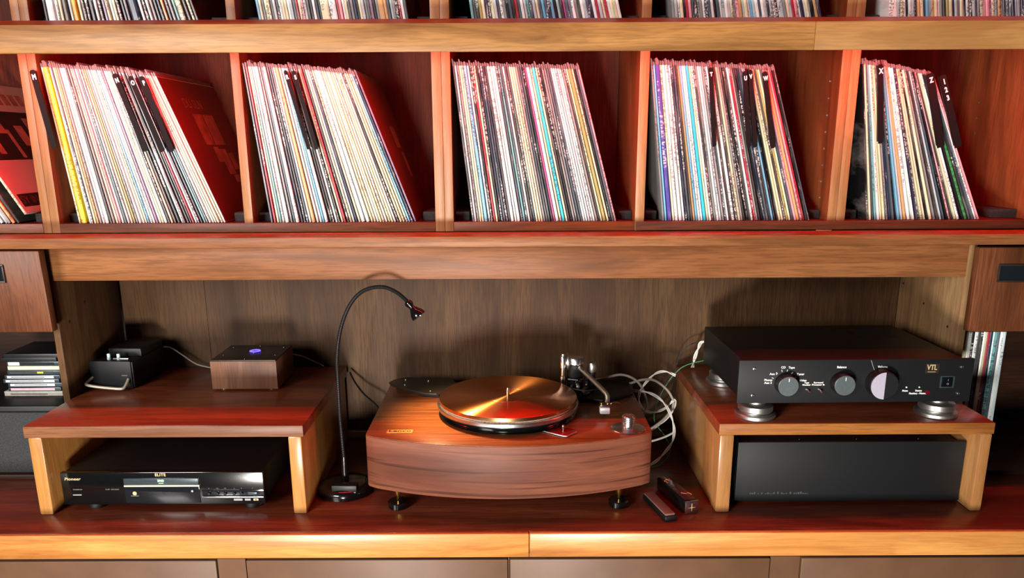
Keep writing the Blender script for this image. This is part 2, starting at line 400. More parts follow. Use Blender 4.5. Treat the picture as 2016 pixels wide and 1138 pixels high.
# batten along the foot of the alcove back
U('batten', B(-.9785, .9655, YB-.022, YB-.0062, ZC, ZC+.017, .001), 'trim')
# red light strips clipped behind the shelf lips
for z, m in ((.1735, 'led'), (.5785, 'led_dim')):
    U('light_strip', B(-1.62, 1.62, 1.5671, 1.5751, z, z+.0012), m, 'red LED strip behind the shelf lip')

# drop-front drawers at both ends
def drawer(label, xa, xb, z0, z1, hx, lean, mx):
    dr = thing('drawer', label, 'drawer', ((xa+xb)/2, 1.62, z0))
    b = bmesh.new(); box(b, xa, xb, 1.603, 1.6245, z0, z1, .003)
    if lean: bmesh.ops.rotate(b, cent=(0, 1.62, z0), matrix=Matrix.Rotation(lean, 3, 'X'), verts=b.verts)
    f = obj('drawer_front', b, mx, dr)
    b = B(xa+.03, xb-.03, 1.626, 1.80, z0+.012, z1-.03)
    obj('drawer_box', b, 'inside', dr)
    b = bmesh.new(); zc = z0+.125; w2 = .032
    y = 1.6020-(.006 if lean else 0)
    for x0, x1, q0, q1 in ((hx-w2, hx+w2, zc+.015, zc+.019), (hx-w2, hx+w2, zc-.019, zc-.015), (hx-w2, hx-w2+.004, zc-.015, zc+.015), (hx+w2-.004, hx+w2, zc-.015, zc+.015)):
        box(b, x0, x1, y-.0025, y+.004, q0, q1, .0008)
    h = obj('handle', b, 'dark_plate', f, label='recessed bronze pull')
    b = B(hx-w2+.004, hx+w2-.004, y-.0004, y+.003, zc-.015, zc+.015)
    r = obj('handle_recess', b, 'glass_dark', f)
    return dr
drawer('walnut drop-front drawer at the left end, tipped slightly forward, above the disc cases', -1.36, -.9665, -.3775, -.2050, -1.075, math.radians(2.2), 'drawer')
drawer('walnut drawer at the right end, above the upright records in the niche', .9615, 1.36, -.3865, -.2085, 1.037, 0, 'drawer')

# ------------------------------------------------------------------ records
PAL = dict(w='e8efec', c='dfdcb8', k='15161a', n='232c44', g='8d8f8e', y='f2e02a', t='cfa36c', b='6fb0d0', T='6fa5a6', C='35c3dc', r='a32338', p='e6a3ac',
           m='b04a86', o='a8a061', G='3f9a55', v='4b46a0', s='46545e', d='3c3b3a', e='b5c4c8', q='e9a92c', W='fbfaf6', P='8a7896')
WORD = dict(w='white', c='cream', k='black', n='navy', g='grey', y='yellow', t='tan', b='light blue', T='teal', C='cyan', r='crimson', p='pink', m='magenta', o='olive',
            G='green', v='indigo', s='slate grey', d='dark mottled', e='pale grey', q='orange yellow', W='bright white', P='mauve')
random.seed(11)
RH = .3143
bm = prism(bmesh.new(), [(0, .0012), (.22, 0), (.78, 0), (1, .0012), (1, .314), (0, .314)], 0, RH)
sleeve_me = bpy.data.meshes.new('record_sleeve'); bm.to_mesh(sleeve_me); bm.free(); sleeve_me.materials.append(M['spine'])
poly_me = []
for i in range(6):
    random.seed(50+i)
    b = bmesh.new(); hh = random.choice((.006, .008, .009, .011, .013, .010))
    pts = [(.0, 0), (.0, hh*random.uniform(.6, 1)), (.5, hh), (1.0, hh*random.uniform(.5, 1)), (1.0, 0)]
    prism(b, [(x*.86+.07, RH+.0002+z) for x, z in pts], .0, .30, 'y')
    me = bpy.data.meshes.new('plastic_sleeve'); b.to_mesh(me); b.free(); me.materials.append(M['poly']); poly_me.append(me)
ORD = ['first', 'second', 'third', 'fourth', 'fifth', 'sixth', 'seventh', 'eighth', 'ninth']
def nth(i):
    if i < 9: return ORD[i]
    n = i+1; return '%d%s' % (n, 'th' if 10 <= n % 100 <= 20 else {1: 'st', 2: 'nd', 3: 'rd'}.get(n % 10, 'th'))
def record(code, x, y, z, th, ang, label, group, flap=True):
    o = bpy.data.objects.new('record', sleeve_me); C.objects.link(o)
    o.location = (x, y, z+H); o.rotation_euler = (0, -ang, 0); o.scale = (th, 1, 1)
    c = Vector(rgb(PAL[code])[:3])*random.uniform(.88, 1.12); o.color = (min(c.x, .94), min(c.y, .94), min(c.z, .92), 1)
    o['label'] = label; o['category'] = 'record'; o['group'] = group
    if flap:
        f = bpy.data.objects.new('plastic_sleeve', random.choice(poly_me)); C.objects.link(f); f.parent = o
    return o
def parse(s):
    out = []
    for t in s.split(): out.append((t[0], float(t[1:]) if len(t) > 1 else 1.0))
    return out
def fill(seq, xb0, xb1, a0, a1, z, where, group, y0=1.668, flap=True, top_w=None):
    """records leaning to the left, the lean growing from a0 to a1 degrees across the compartment"""
    it = parse(seq)
    it = [((random.choice('egsdc') if c == 'w' and t < 1.3 and random.random() < .30 else c), t) for c, t in it]
    tot = sum(t for _, t in it); n = len(it); res = []; acc = 0
    span = xb1-xb0
    spant = span-RH*(math.sin(math.radians(a1))-math.sin(math.radians(a0)))   # width along the top
    for i, (c, t) in enumerate(it):
        u = acc/tot; ang = math.radians(a0+(a1-a0)*u)
        x = xb0+span*u; acc += t
        th = spant*t/tot*math.cos(ang)*.87
        lab = '%s %srecord, %s from left, in the %s' % (WORD[c], 'thick ' if t > 1.5 else '', nth(i), where)
        res.append(record(c, x, y0+random.uniform(-.002, .003), z, th, ang, lab, group, flap))
    return res
ZS = -.1570
R1 = fill('c y2.6 w s c t g w w1.6 d w c p w s1.3 e c o g w w c b w w P w c w1.4 k c d k1.4 w s d k r w n d T s w w c w c w',
          -.9151, -.6030, 6.1, 21.3, ZS, 'compartment with the yellow record', 'records in the compartment with the yellow record')
R2 = fill('s r w T w w1.7 g s w1.6 n d s w t1.6 w w b w1.5 k d w k c r d c w n c w1.8 w1.6 c c w c c w c c w k w c w b n P',
          -.5081, -.1990, 5.9, 20.6, ZS, 'compartment with the tan record', 'records in the compartment left of centre')
R3 = fill('d e g c c b1.6 w k r c k n s n d w1.5 w w1.5 s T w w d w c c c g w s k m w1.5 c C1.4 c d k g g s w w w e w w g d c o1.5 c k s p',
          -.0826, .2235, 6.5, 15.4, ZS, 'centre compartment of the lower row', 'records in the centre compartment')
R4 = fill('g b v2 c w1.5 w1.6 w n s d t b w w C1.4 c w d g w e g s w d w1.5 w c g w k d w r w d k n s d b k k c c d o c s p t1.4 p r k s',
          .3203, .6330, 6.8, 18.0, ZS, 'compartment with the indigo record', 'records in the compartment with the indigo record')
R5 = fill('k w s T w c c w n s k b e t1.5 w1.6 w n d c c k c1.5 g d e s k p d c w1.5 k G1.6 d s w p',
          .7507, .9935, 7.8, 25.2, ZS, 'compartment with the green record', 'records in the compartment with the green record')
R0 = fill('k w d c v w p g b w e g t k', -1.155, -1.038, 27, 30, ZS, 'half-seen compartment at the left edge', 'records in the half-seen left compartment')
# the record in front at the left edge rests a little higher and shows its cover
cv = record('c', -1.0275, 1.668, -.1385, .005, math.radians(29.5), 'cream record at the left edge showing its picture cover of a dark photo', 'records in the half-seen left compartment')
def art(parent, y0, y1, z0, z1, mat, name='cover_print', d=0):   # a flat print on the right-hand face of a sleeve
    o = obj(name, B(1.0, 1.0+.03+d, y0, y1, z0, z1), mat, None, smooth=False)
    o.location = (0, 0, 0); o.parent = parent; return o
art(cv, .001, .313, .001, .313, 'pink_cover')
art(cv, .02, .29, .125, .245, 'ink', 'cover_picture', .02)
for y, z, w_, h_ in ((.03, .13, .014, .09), (.06, .14, .02, .06), (.10, .19, .03, .03), (.13, .13, .012, .07), (.17, .16, .03, .05), (.22, .14, .02, .09)):
    art(cv, y, y+w_, z, z+h_, 'card_tone', 'cover_picture', .04)
for i in range(9): art(cv, .03+i*.028, .05+i*.028, .262, .290, 'card_tone', 'cover_title', .02)
art(cv, .012, .11, .015, .045, 'ink', 'cover_title', .02)
def side_text(s, size, mat, parent, y, z, name='cover_title'):
    o = letters(s, size, mat, parent, (0, 0, 0), 'front', name=name, align='LEFT')
    o.data.transform(Matrix.Translation((1.1, y, z)) @ Matrix.Diagonal((40, 1, 1, 1)) @ Matrix.Rotation(PI/2, 4, 'Z')); return o
side_text('SY IN', .026, 'red_card', cv, .016, .030)
# the last record of the yellow compartment shows a reddish cover with title and picture
lc = R1[-1]; lc['label'] = 'white record showing its red-lit picture cover, last on the right beside the yellow record group'
art(lc, .001, .313, .001, .313, 'red_card')
side_text('DU SLN', .030, 'card_tone', lc, .075, .262)
for y, z, w_, h_ in ((.10, .17, .05, .07), (.155, .17, .06, .07), (.13, .13, .03, .035), (.16, .10, .04, .06), (.205, .11, .03, .04), (.18, .08, .05, .018)):
    art(lc, y, y+w_, z, z+h_, 'card_tone', 'cover_picture', .03)
lc = R2[-1]; art(lc, .001, .313, .001, .313, 'red_card')
art(lc, .16, .22, .16, .21, 'card_tone', 'cover_picture', .02); art(lc, .19, .23, .09, .15, 'card_tone', 'cover_picture', .02)
# legible spines
def spine_text(rec, s, size, zc, col, sy=-.0006):
    th = rec.scale.x
    o = letters(s, size, col, rec, (0, 0, 0), 'front', name='spine_title', rot=-PI/2, depth=.00015)
    o.data.transform(Matrix.Translation((.5, sy, zc)) @ Matrix.Diagonal((1/th, 1, 1, 1))); return o
spine_text(R1[32], 'GRAHAM NASH', .0065, .196, 'white')
spine_text(R1[32], 'THIS PATH TONIGHT', .006, .105, 'white')

# index dividers with a tab that stands out in front of the spines
def divider(ch, xt, zt, xb, zb, wd, label, th=.0015, size=.014, multi=None, deep=.016):
    ang = math.atan2(xb-xt, zt-zb); ln = math.hypot(xb-xt, zt-zb)
    d = thing('index_divider', label, 'divider', (xb, 1.650, zb)); d.rotation_euler = (0, -ang, 0)
    b = bmesh.new(); r = .003
    prism(b, [(0, 0), (wd-r, 0), (wd, r), (wd, ln-r), (wd-r, ln), (r, ln), (0, ln-r)], 0, .0025, 'y')
    obj('tab', b, 'black_card', d, local=True)
    obj('card', B(wd*.35, wd*.35+.0012, .0026, deep, .004, ln-.002), 'black', d, local=True)
    for i, c in enumerate(multi or [ch]):
        letters(c, size, 'white', d, (wd*.55, -.0003, ln-.014-i*.0165), 'front', bold=.0006, squash=.75, name='tab_letter')
    return d
divider('M', -.9617, .1481, -.9403, -.002, .012, 'black index divider beside the yellow record at the far left upright', deep=.0085)
divider('N', -.798, .1397, -.752, -.0108, .0108, 'leftmost black index divider within the yellow record group', size=.012)
divider('O', -.767, .1347, -.7178, -.012, .0102, 'middle black index divider within the yellow record group', size=.012)
divider('P', -.7446, .1346, -.699, -.012, .0102, 'rightmost black index divider within the yellow record group', size=.012)
divider('R', -.4545, .1455, -.4175, -.008, .0075, 'left black index divider beside the tan record', size=.011)
divider('S', -.4380, .1450, -.4010, -.008, .0075, 'right black index divider near the tan record', size=.011)
divider('T', .3950, .1480, .4120, -.006, .0085, 'leftmost black index divider in the compartment with the indigo record', size=.010)
divider('U', .4330+.031, .1400, .4830, -.008, .0085, 'second black index divider in the compartment with the indigo record', size=.011)
divider('V', .4740, .1430, .4960, -.008, .0085, 'third black index divider in the compartment with the indigo record', size=.011)
divider('W', .5030, .1390, .5320, -.010, .0095, 'rightmost black index divider in the compartment with the indigo record', size=.011)
divider('X', .7334, .1523, .763-.012, -.0014, .0098, 'black index divider with letter X in the compartment with the green record')
divider('Z', .8314, .1326, .8851-.012, -.011, .0150, 'black index divider with letter Z near the green record')
divider('1', .8574, .1286, .9216-.012, -.0112, .0142, 'black index divider with the numbers 1 2 3 beside the green record', multi=['1', '2', '3'])

# records of the upper row; the compartment at the upper left record by record
ZT = .2338
RT = fill('k W2.4 w c d1.4 e q1.6 c d d k1.5 w d P c w c k d s n3 w k w g w n t d g T c2 d w k', -.9236, -.6150, 3.5, 16.5, ZT, 'upper left compartment of the top row', 'records in the top row at the upper left', flap=False)
def row_stuff(groups):
    b = bmesh.new(); lay = b.loops.layers.float_color.new('Col')
    for seq, x0, x1, a0, a1 in groups:
        it = parse(seq); tot = sum(t for _, t in it); acc = 0
        for c, t in it:
            u = acc/tot; a = math.radians(a0+(a1-a0)*u); x = x0+(x1-x0)*u; acc += t; th = (x1-x0)*t/tot*.93
            n0 = len(b.faces); 
            bb = bmesh.new(); prism(bb, [(0, .001), (th*.2, 0), (th*.8, 0), (th, .001), (th, .314), (0, .314)], 0, RH)
            bmesh.ops.rotate(bb, cent=(0, 0, 0), matrix=Matrix.Rotation(-a, 3, 'Y'), verts=bb.verts)
            bmesh.ops.translate(bb, vec=(x, 1.668+random.uniform(-.002, .003), ZT), verts=bb.verts)
            me = bpy.data.meshes.new('t'); bb.to_mesh(me); bb.free(); b.from_mesh(me); bpy.data.meshes.remove(me)
            b.faces.ensure_lookup_table(); k = random.uniform(.8, 1.05); col = rgb(PAL[c])
            for f in b.faces[n0:]:
                for lp in f.loops: lp[lay] = (min(1, col[0]*k), min(1, col[1]*k), min(1, col[2]*k), 1)
    o = obj('record_row', b, 'spine_row', smooth=False); o['kind'] = 'stuff'
    return tag(o, 'rest of the top row of records in the four compartments right of the upper left one', 'records')
row_stuff([
    ('b c d c c d e k w c c w e s r c p e d k w k k c3 w2.5 r p w c s g n k c e g d P k g t2 t s e g k r w s', -.4994, -.2010, 7.5, 8.5),
    ('T s d o c n d c e s w g k s k r s w e T n e c s b s n b k e d m s P w g d w e s n w r e c r w c c w', -.076, .2245, 8, 15),
    ('g e w c k r p s d e g w n s w k s w e w e c g p t e c e b e w s w e d e w d w e g c e r p w n w c k2 t n', .324, .6215, 8, 16.5),
    ('W3 e c w k w e n t c s b e t c w g d o c n e g c k w d e s g c p p m c g t w d e s n e g n e g w d n s c y2', .754, 1.075, 8, 12)])
# upright records in the right niche
x = 1.011; seq = parse('c w1.4 k w1.3 d k c1.6 r n T1.8 s w1.2 e'); tot = sum(t for _, t in seq)
for i, (c, t) in enumerate(seq):
    th = .0895*t/tot
    record(c, x, 1.690, ZC+.0128, th*.95, 0, '%s upright record, %s from left, in the right niche' % (WORD[c], nth(i)), 'upright records in the right niche', flap=False); x += th

# black foam blocks that wedge the records
def block(x0, x1, y0, y1, label, z=ZS, hh=.0185):
    o = obj('foam_block', B(x0, x1, y0, y1, z, z+hh, .0015), 'foam', loc=((x0+x1)/2, (y0+y1)/2, z)); tag(o, label, 'block', 'black blocks at the ends of the record groups')
for i, (a, b) in enumerate(((-.9500, -.9230), (-.5960, -.5625), (-.5425, -.5160), (-.1900, -.1605), (-.1205, -.0900), (.2310, .2588), (.2800, .3120), (.6410, .6636), (.7020, .7420))):
    W_ = ['the yellow record compartment', 'the tan record compartment', 'the centre compartment', 'the indigo record compartment', 'the green record compartment'][i//2]
    block(a, b, 1.700, 1.90, 'black block on the shelf %s of the records in %s' % ('left' if i % 2 == 0 else 'right', W_))
block(1.032, 1.0870, 1.700, 1.92, 'black block lying on the shelf right of the green record')
block(-1.024, -.9880, 1.700, 1.90, 'black block on the shelf under the tilted picture cover at the left edge')
for i, (a, b) in enumerate(((-.9500, -.935), (-.606, -.563), (-.5425, -.511), (-.19, -.1605), (-.1205, -.087), (.232, .2588), (.2800, .315), (.633, .6636), (.702, .746))):
    W_ = ['upper left', 'second upper', 'middle upper', 'fourth upper', 'upper right'][i//2]
    block(a, b, 1.700, 1.90, 'dark block beside the records in the %s compartment, %s end' % (W_, 'left' if i % 2 == 0 else 'right'), ZT, .0185)

# ------------------------------------------------------------------ the two riser shelves
def riser(label, x0, x1, y0, lip, leg, lx):
    r = thing('riser_shelf', label, 'riser', ((x0+x1)/2, 1.69, ZC)); y1 = 1.905
    obj('shelf_top', B(x0, x1, y0+.0035, y1, -.5655, -.541, .0022), 'riser_top', r)
    obj('front_edge', B(x0, x1, y0, y0+.0034, -.5652, -.5413, .0016), lip, r)
    for a, b in lx: obj('leg', B(a, b, y0+.003, y1-.004, ZC, -.5656, .0035), leg, r)
riser('left walnut riser shelf standing over the black disc player', -.9785, -.4185, 1.473, 'riser_lip', 'leg_pale', ((-.974, -.9462), (-.4515, -.4240)))
riser('right walnut riser shelf standing over the wide black amplifier', .4135, .9640, 1.471, 'riser_lip_warm', 'leg_mid', ((.4165, .4455), (.9400, .9635)))

# ------------------------------------------------------------------ turntable
ZP = -.571
tt = thing('turntable', 'rosewood turntable with a bowed front and a copper-topped platter', 'turntable', (-.007, 1.65, ZC))
def circle3(p1, p2, p3):
    ax, ay = p1; bx, by = p2; cx, cy = p3
    d = 2*(ax*(by-cy)+bx*(cy-ay)+cx*(ay-by))
    ux = ((ax*ax+ay*ay)*(by-cy)+(bx*bx+by*by)*(cy-ay)+(cx*cx+cy*cy)*(ay-by))/d
    uy = ((ax*ax+ay*ay)*(cx-bx)+(bx*bx+by*by)*(ax-cx)+(cx*cx+cy*cy)*(bx-ax))/d
    return ux, uy, math.hypot(ax-ux, ay-uy)
def plinth_outline(ins=0):
    pl, pm, pr = (-.2985+ins, 1.4930+ins), (-.008, 1.4310+ins), (.2855-ins, 1.5030+ins)
    ux, uy, r = circle3(pl, pm, pr)
    a0 = math.atan2(pl[1]-uy, pl[0]-ux); a1 = math.atan2(pr[1]-uy, pr[0]-ux)
    pts = []
    n = 28
    arc = [(ux+r*math.cos(a0+(a1-a0)*i/n), uy+r*math.sin(a0+(a1-a0)*i/n)) for i in range(n+1)]
    # rounded front corners
    def corner(c, side):
        k = .014; res = []
        for j in range(5):
            t = j/4; 
            res.append((c[0]+side*k*.42*(1-t)**2*0, c[1]))
        return res
    pts = [(-.2985+ins+.002, 1.8560-ins), (-.3005+ins, 1.8540-ins), (-.3005+ins, 1.5120), (-.2998+ins, 1.5030), (-.2965+ins, 1.4960)] + arc[1:-1] + [(.2838-ins, 1.5055), (.2868-ins, 1.5125), (.2878-ins, 1.5220), (.2890-ins, 1.8540-ins), (.2870-ins, 1.8560-ins)]
    return pts
obj('plinth', prism(bmesh.new(), plinth_outline(), -.683, ZP-.0012, 'z', .0012), 'plinth', tt)
obj('plinth_top', prism(bmesh.new(), plinth_outline(.0012), ZP-.0012, ZP, 'z', .0004), 'plinth_top', tt)
for x, y in ((-.2400, 1.507), (.2225, 1.510), (-.24, 1.80), (.2225, 1.80)):
    f = obj('foot', L([(0, ZC), (.0195, ZC), (.0212, ZC+.002), (.0212, ZC+.0125), (.0195, ZC+.0145), (.008, ZC+.0150), (0, ZC+.0150)], 32, None, x, y), 'black_gloss', tt, label='black rubber foot puck')
    obj('foot_spike', L([(0, ZC+.0151), (.0022, ZC+.0155), (.0085, -.6950), (.0100, -.6832), (0, -.6832)], 24, None, x, y), 'brass', f, label='brass cone spike')
PX, PY = -.0095, 1.6330
z0 = ZP
ribs = [(0, z0+.0012)]
ribs += [(.140, z0+.0012), (.1455, z0+.003), (.149, z0+.0045), (.147, z0+.006), (.150, z0+.0085), (.148, z0+.0105), (.152, z0+.0130), (.150, z0+.0150), (.1535, z0+.0180), (.1535, z0+.0195), (0, z0+.0195)]
obj('platter_base', L(ribs, 96, None, PX, PY), 'black_gloss', tt, label='black ribbed platter base')
obj('platter_rim', L([(0, z0+.0196), (.1535, z0+.0196), (.1545, z0+.0205), (.1545, z0+.0270), (.1535, z0+.0282), (.1480, z0+.0284), (0, z0+.0284)], 96, None, PX, PY), 'silver', tt, label='polished silver platter rim')
obj('felt_mat', L([(0, z0+.0285), (.1490, z0+.0285), (.1492, z0+.0315), (0, z0+.0317)], 96, None, PX, PY), 'felt', tt)
zt = z0+.0400
def disc_at(prof, mat, name, label=None):
    b = L(prof, 128); o = obj(name, b, mat, tt, local=True, label=label); o.location = Vector((PX, PY, zt))-base(tt); return o
disc_at([(.1502, -.0082), (.1503, -.0008)], 'copper_edge', 'mat_edge', 'copper edge of the platter mat')
cm = disc_at([(0, 0), (.0470, 0), (.0476, .00045), (.0490, .00045), (.0496, 0), (.1490, 0), (.1502, -.0008)], 'copper', 'copper_mat', 'brushed copper platter mat')
disc_at([(0, 0), (.0033, 0), (.0033, .0125), (.0022, .0165), (0, .0172)], 'silver', 'spindle')
obj('badge', B(-.2580, -.2050, 1.5075, 1.5245, ZP, ZP+.0012, .0004), 'orange', tt)
letters('Lenco', .0150, 'ink', tt, Vector((-.2315, 1.5158, ZP+.0013))-base(tt), 'top', bold=.0004, squash=1.22, name='badge_lettering', spacing=1.05)
# mounting plates
b = prism(bmesh.new(), [(-.301, 1.826), (-.288, 1.800), (-.205, 1.738), (-.176, 1.732), (-.150, 1.745), (-.130, 1.800), (-.150, 1.858), (-.262, 1.868), (-.290, 1.850)], ZP+.0075, ZP+.0115, 'z', .001)
p_ = obj('rear_plate', b, 'dark_plate', tt, label='dark plate at the left rear')
b = prism(bmesh.new(), [(-.286, 1.829), (-.2, 1.75), (-.172, 1.745), (-.15, 1.80), (-.17, 1.85), (-.26, 1.855)], ZP, ZP+.0075); obj('rear_plate_base', b, 'black_soft', tt)
for x, y in ((-.262, 1.845), (-.258, 1.802), (-.205, 1.835), (-.192, 1.753)):
    obj('screw', L([(0, ZP+.0115), (.003, ZP+.0115), (.0028, ZP+.013), (0, ZP+.0134)], 14, None, x, y), 'silver_rough', tt)
b = prism(bmesh.new(), [(.112, 1.775), (.128, 1.735), (.160, 1.700), (.205, 1.690), (.250, 1.715), (.285, 1.755), (.290, 1.800), (.280, 1.850), (.120, 1.852)], ZP, ZP+.009, 'z', .0015)
obj('arm_board', b, 'black', tt)
# tonearm
ax, ay = .1460, 1.742
ta = obj('tonearm_base', L([(0, ZP+.009), (.037, ZP+.009), (.037, ZP+.014), (.030, ZP+.018), (.020, ZP+.020), (.020, ZP+.044), (.024, ZP+.046), (.024, ZP+.050), (0, ZP+.050)], 40, None, ax, ay), 'black_gloss', tt)
obj('arm_housing', L([(0, ZP+.0505), (.0185, ZP+.0505), (.0190, ZP+.052), (.0190, ZP+.080), (0, ZP+.080)], 40, None, ax, ay), 'black_face', tt)
obj('arm_cap', L([(0, ZP+.0802), (.0190, ZP+.0802), (.0205, ZP+.082), (.0205, ZP+.093), (.0190, ZP+.096), (0, ZP+.0975)], 40, None, ax, ay), 'silver', tt)
m4 = Matrix.Translation((ax-.014, ay, ZP+.085)) @ Matrix.Rotation(-PI/2, 4, 'Y')
obj('bearing_collar', L([(0, 0), (.0195, 0), (.0205, .002), (.0205, .005), (.0195, .0065), (.0165, .0070), (.0160, .0100), (0, .0105)], 36, m4), 'silver_rough', tt)
obj('lift_post', L([(0, ZP+.009), (.0065, ZP+.009), (.0065, ZP+.055), (.0045, ZP+.056), (.0045, ZP+.074), (.0068, ZP+.0755), (.0072, ZP+.101), (.0062, ZP+.103), (.0040, ZP+.1035), (.0040, ZP+.1075), (0, ZP+.1085)], 24, None, .1165, 1.725), 'silver', tt)
obj('lift_post_sleeve', L([(0, ZP+.0092), (.0072, ZP+.0092), (.0072, ZP+.049), (0, ZP+.0492)], 24, None, .1165, 1.725), 'black_gloss', tt)
arm = [(.155, 1.725, ZP+.074), (.170, 1.700, ZP+.066), (.185, 1.670, ZP+.057), (.200, 1.638, ZP+.048), (.2065, 1.624, ZP+.042), (.2070, 1.616, ZP+.033), (.2045, 1.611, ZP+.027)]
obj('arm_tube', T(arm, .0052, 14), 'silver_rough', tt)
obj('arm_collar', T([(.150, 1.735, ZP+.0765), (.165, 1.710, ZP+.0690)], .0058, 16, 0), 'silver', tt)
hs = obj('headshell', B(.1890, .2115, 1.597, 1.617, ZP+.0236, ZP+.0280, .001), 'purple_dark', tt)
ca = obj('cartridge', B(.1885, .2095, 1.589, 1.606, ZP+.0100, ZP+.0235, .0012), 'cart', tt, label='silver cartridge')
obj('cartridge_body', B(.1930, .2050, 1.592, 1.602, ZP+.0075, ZP+.0105, .0008), 'black', tt)
obj('stylus', L([(0, ZP+.0012), (.0006, ZP+.003), (.0012, ZP+.0075), (0, ZP+.0075)], 10, None, .199, 1.597), 'black', tt)
for x in (.1925, .2060): obj('cartridge_screw', L([(0, ZP+.0280), (.0028, ZP+.0280), (.0028, ZP+.0305), (.0015, ZP+.0318), (0, ZP+.032)], 16, None, x, 1.603), 'brass', tt)
obj('finger_lift', T([(.211, 1.608, ZP+.0245), (.216, 1.608, ZP+.0290), (.224, 1.610, ZP+.0300), (.233, 1.612, ZP+.0265)], .0011, 8), 'silver', tt)
obj('counterweight', L([(0, ZP+.009), (.0075, ZP+.009), (.0075, ZP+.052), (.0105, ZP+.053), (.0115, ZP+.055), (.0115, ZP+.072), (.0105, ZP+.075), (0, ZP+.0765)], 30, None, .1880, 1.770), 'silver_rough', tt, label='knurled silver knob')
obj('counterweight_post', L([(0, ZP+.0092), (.0082, ZP+.0092), (.0082, ZP+.0515), (0, ZP+.0516)], 24, None, .1880, 1.770), 'black', tt)
obj('anti_skate_arm', T([(.128, 1.716, ZP+.050), (.150, 1.712, ZP+.049)], .0016, 8, 0), 'silver', tt)
for i, (x, y, z, r) in enumerate(((.150, 1.706, ZP+.036, .004), (.163, 1.708, ZP+.024, .0035), (.136, 1.712, ZP+.030, .003), (.170, 1.716, ZP+.038, .0035))):
    m4 = Matrix.Translation((x, y, z)) @ Matrix.Rotation(PI/2, 4, 'X')
    obj('adjuster', L([(0, -.012), (r, -.012), (r, .004), (r*.7, .0055), (0, .006)], 16, m4), 'silver_rough' if i < 2 else 'steel_dark', tt)
obj('lift_bar', T([(.128, 1.70, ZP+.034), (.165, 1.683, ZP+.033), (.195, 1.690, ZP+.035)], .0018, 8), 'black', tt)
# speed lever
b = prism(bmesh.new(), [(.066, 1.5085), (.1010, 1.4800), (.1095, 1.4790), (.1300, 1.5020), (.1330, 1.5120), (.1160, 1.5280), (.096, 1.530)], ZP, ZP+.0022, 'z', .0006)
lv = obj('lever_plate', b, 'red_plate', tt)
obj('lever_edge', T([(.062, 1.5095, ZP+.0022), (.101, 1.4800, ZP+.0022), (.1095, 1.4788, ZP+.0022), (.131, 1.5030, ZP+.0022)], .0017, 8, 0), 'silver_rough', tt)
obj('lever_knob', L([(0, ZP+.0022), (.0015, ZP+.0022), (.0015, ZP+.0095), (.0032, ZP+.0105), (.0032, ZP+.014), (0, ZP+.0155)], 16, None, .104, 1.512), 'silver', tt)

# silver 45 adaptor standing on the plinth
ad = thing('record_adaptor', 'ribbed silver centre adaptor on a flared round base, standing on the turntable corner', 'adaptor', (.2400, 1.5270, ZP))
obj('flared_base', L([(0, 0), (.0355, 0), (.0360, .0010), (.0350, .0022), (.0190, .0048), (.0140, .0062), (0, .0062)], 48), 'silver', ad, local=True)
pr = [(0, .0064), (.0122, .0064), (.0122, .0115)]
for i in range(4):
    z = .0118+i*.0040; pr += [(.0112, z), (.0138, z+.0006), (.0138, z+.0026), (.0112, z+.0032)]
pr += [(.0130, .0282), (.0122, .0292), (.0060, .0296), (.0050, .0284), (0, .0284)]
obj('ribbed_knob', L(pr, 36), 'silver', ad, local=True)

# ------------------------------------------------------------------ gooseneck lamp
LX, LY = -.3665, 1.587
gl = thing('gooseneck_lamp', 'black gooseneck lamp on a round base bending over the turntable', 'lamp', (LX, LY, ZC))
obj('lamp_base', L([(0, 0), (.0575, 0), (.0600, .002), (.0600, .0140), (.0575, .0180), (.0450, .0235), (.0100, .0265), (0, .0265)], 64), 'black_gloss', gl, local=True)
obj('switch', B(-.020, .034, -.0480, -.0270, .0150, .0330, .002), 'black', gl, local=True)
obj('switch_plate', B(-.012, .031, -.0495, -.0470, .0165, .0186, .0004), 'silver_rough', gl, local=True)
obj('neck_socket', L([(0, .0265), (.0085, .0265), (.0080, .032), (.0062, .062), (.0045, .080), (0, .0805)], 24), 'black_gloss', gl, local=True)
neck = [(-.3668, ZC+.080), (-.3690, -.585), (-.3695, -.540), (-.3690, -.475), (-.3680, -.432), (-.3600, -.383), (-.3470, -.343), (-.3290, -.311), (-.3080, -.2915), (-.2850, -.2830), (-.2610, -.2825), (-.2400, -.2915), (-.2250, -.3030), (-.2155, -.3130)]
NP = [(x, LY, z) for x, z in neck]
P = spline(NP, 14)
def rib(t): return .0036+(.00045 if int(t*400) % 2 else 0)
gn = obj('gooseneck', T(P, lambda t: .0037, 12, 0), 'black', gl)
b = bmesh.new()
for i in range(0, len(P)-1, 1):   # the wound steel of the neck as fine rings
    d = (P[i+1]-P[i]); m4 = Matrix.Translation(P[i]) @ d.to_track_quat('Z', 'Y').to_matrix().to_4x4()
    lathe(b, [(.0037, -.0008), (.0043, 0), (.0037, .0008)], 10, m4)
rg = obj('neck_winding', b, 'black_face', gn); rg['kind'] = 'stuff'
hd = Vector((.62, -.16, -.77)).normalized(); hp = Vector((-.2160, LY, -.3125))
m4 = Matrix.Translation(hp) @ hd.to_track_quat('Z', 'Y').to_matrix().to_4x4()
lh = obj('lamp_head', L([(0, -.002), (.0065, 0), (.0085, .004), (.0080, .009), (.0058, .0130), (.0062, .017), (.0105, .024), (.0145, .031), (.0158, .037), (.0155, .0395), (.0140, .0395), (.0125, .033), (0, .028)], 32, m4), 'black_gloss', gl)
obj('bulb', L([(0, .0300), (.0100, .0315), (.0105, .0335), (0, .0345)], 24, m4), 'lamp_light', lh)
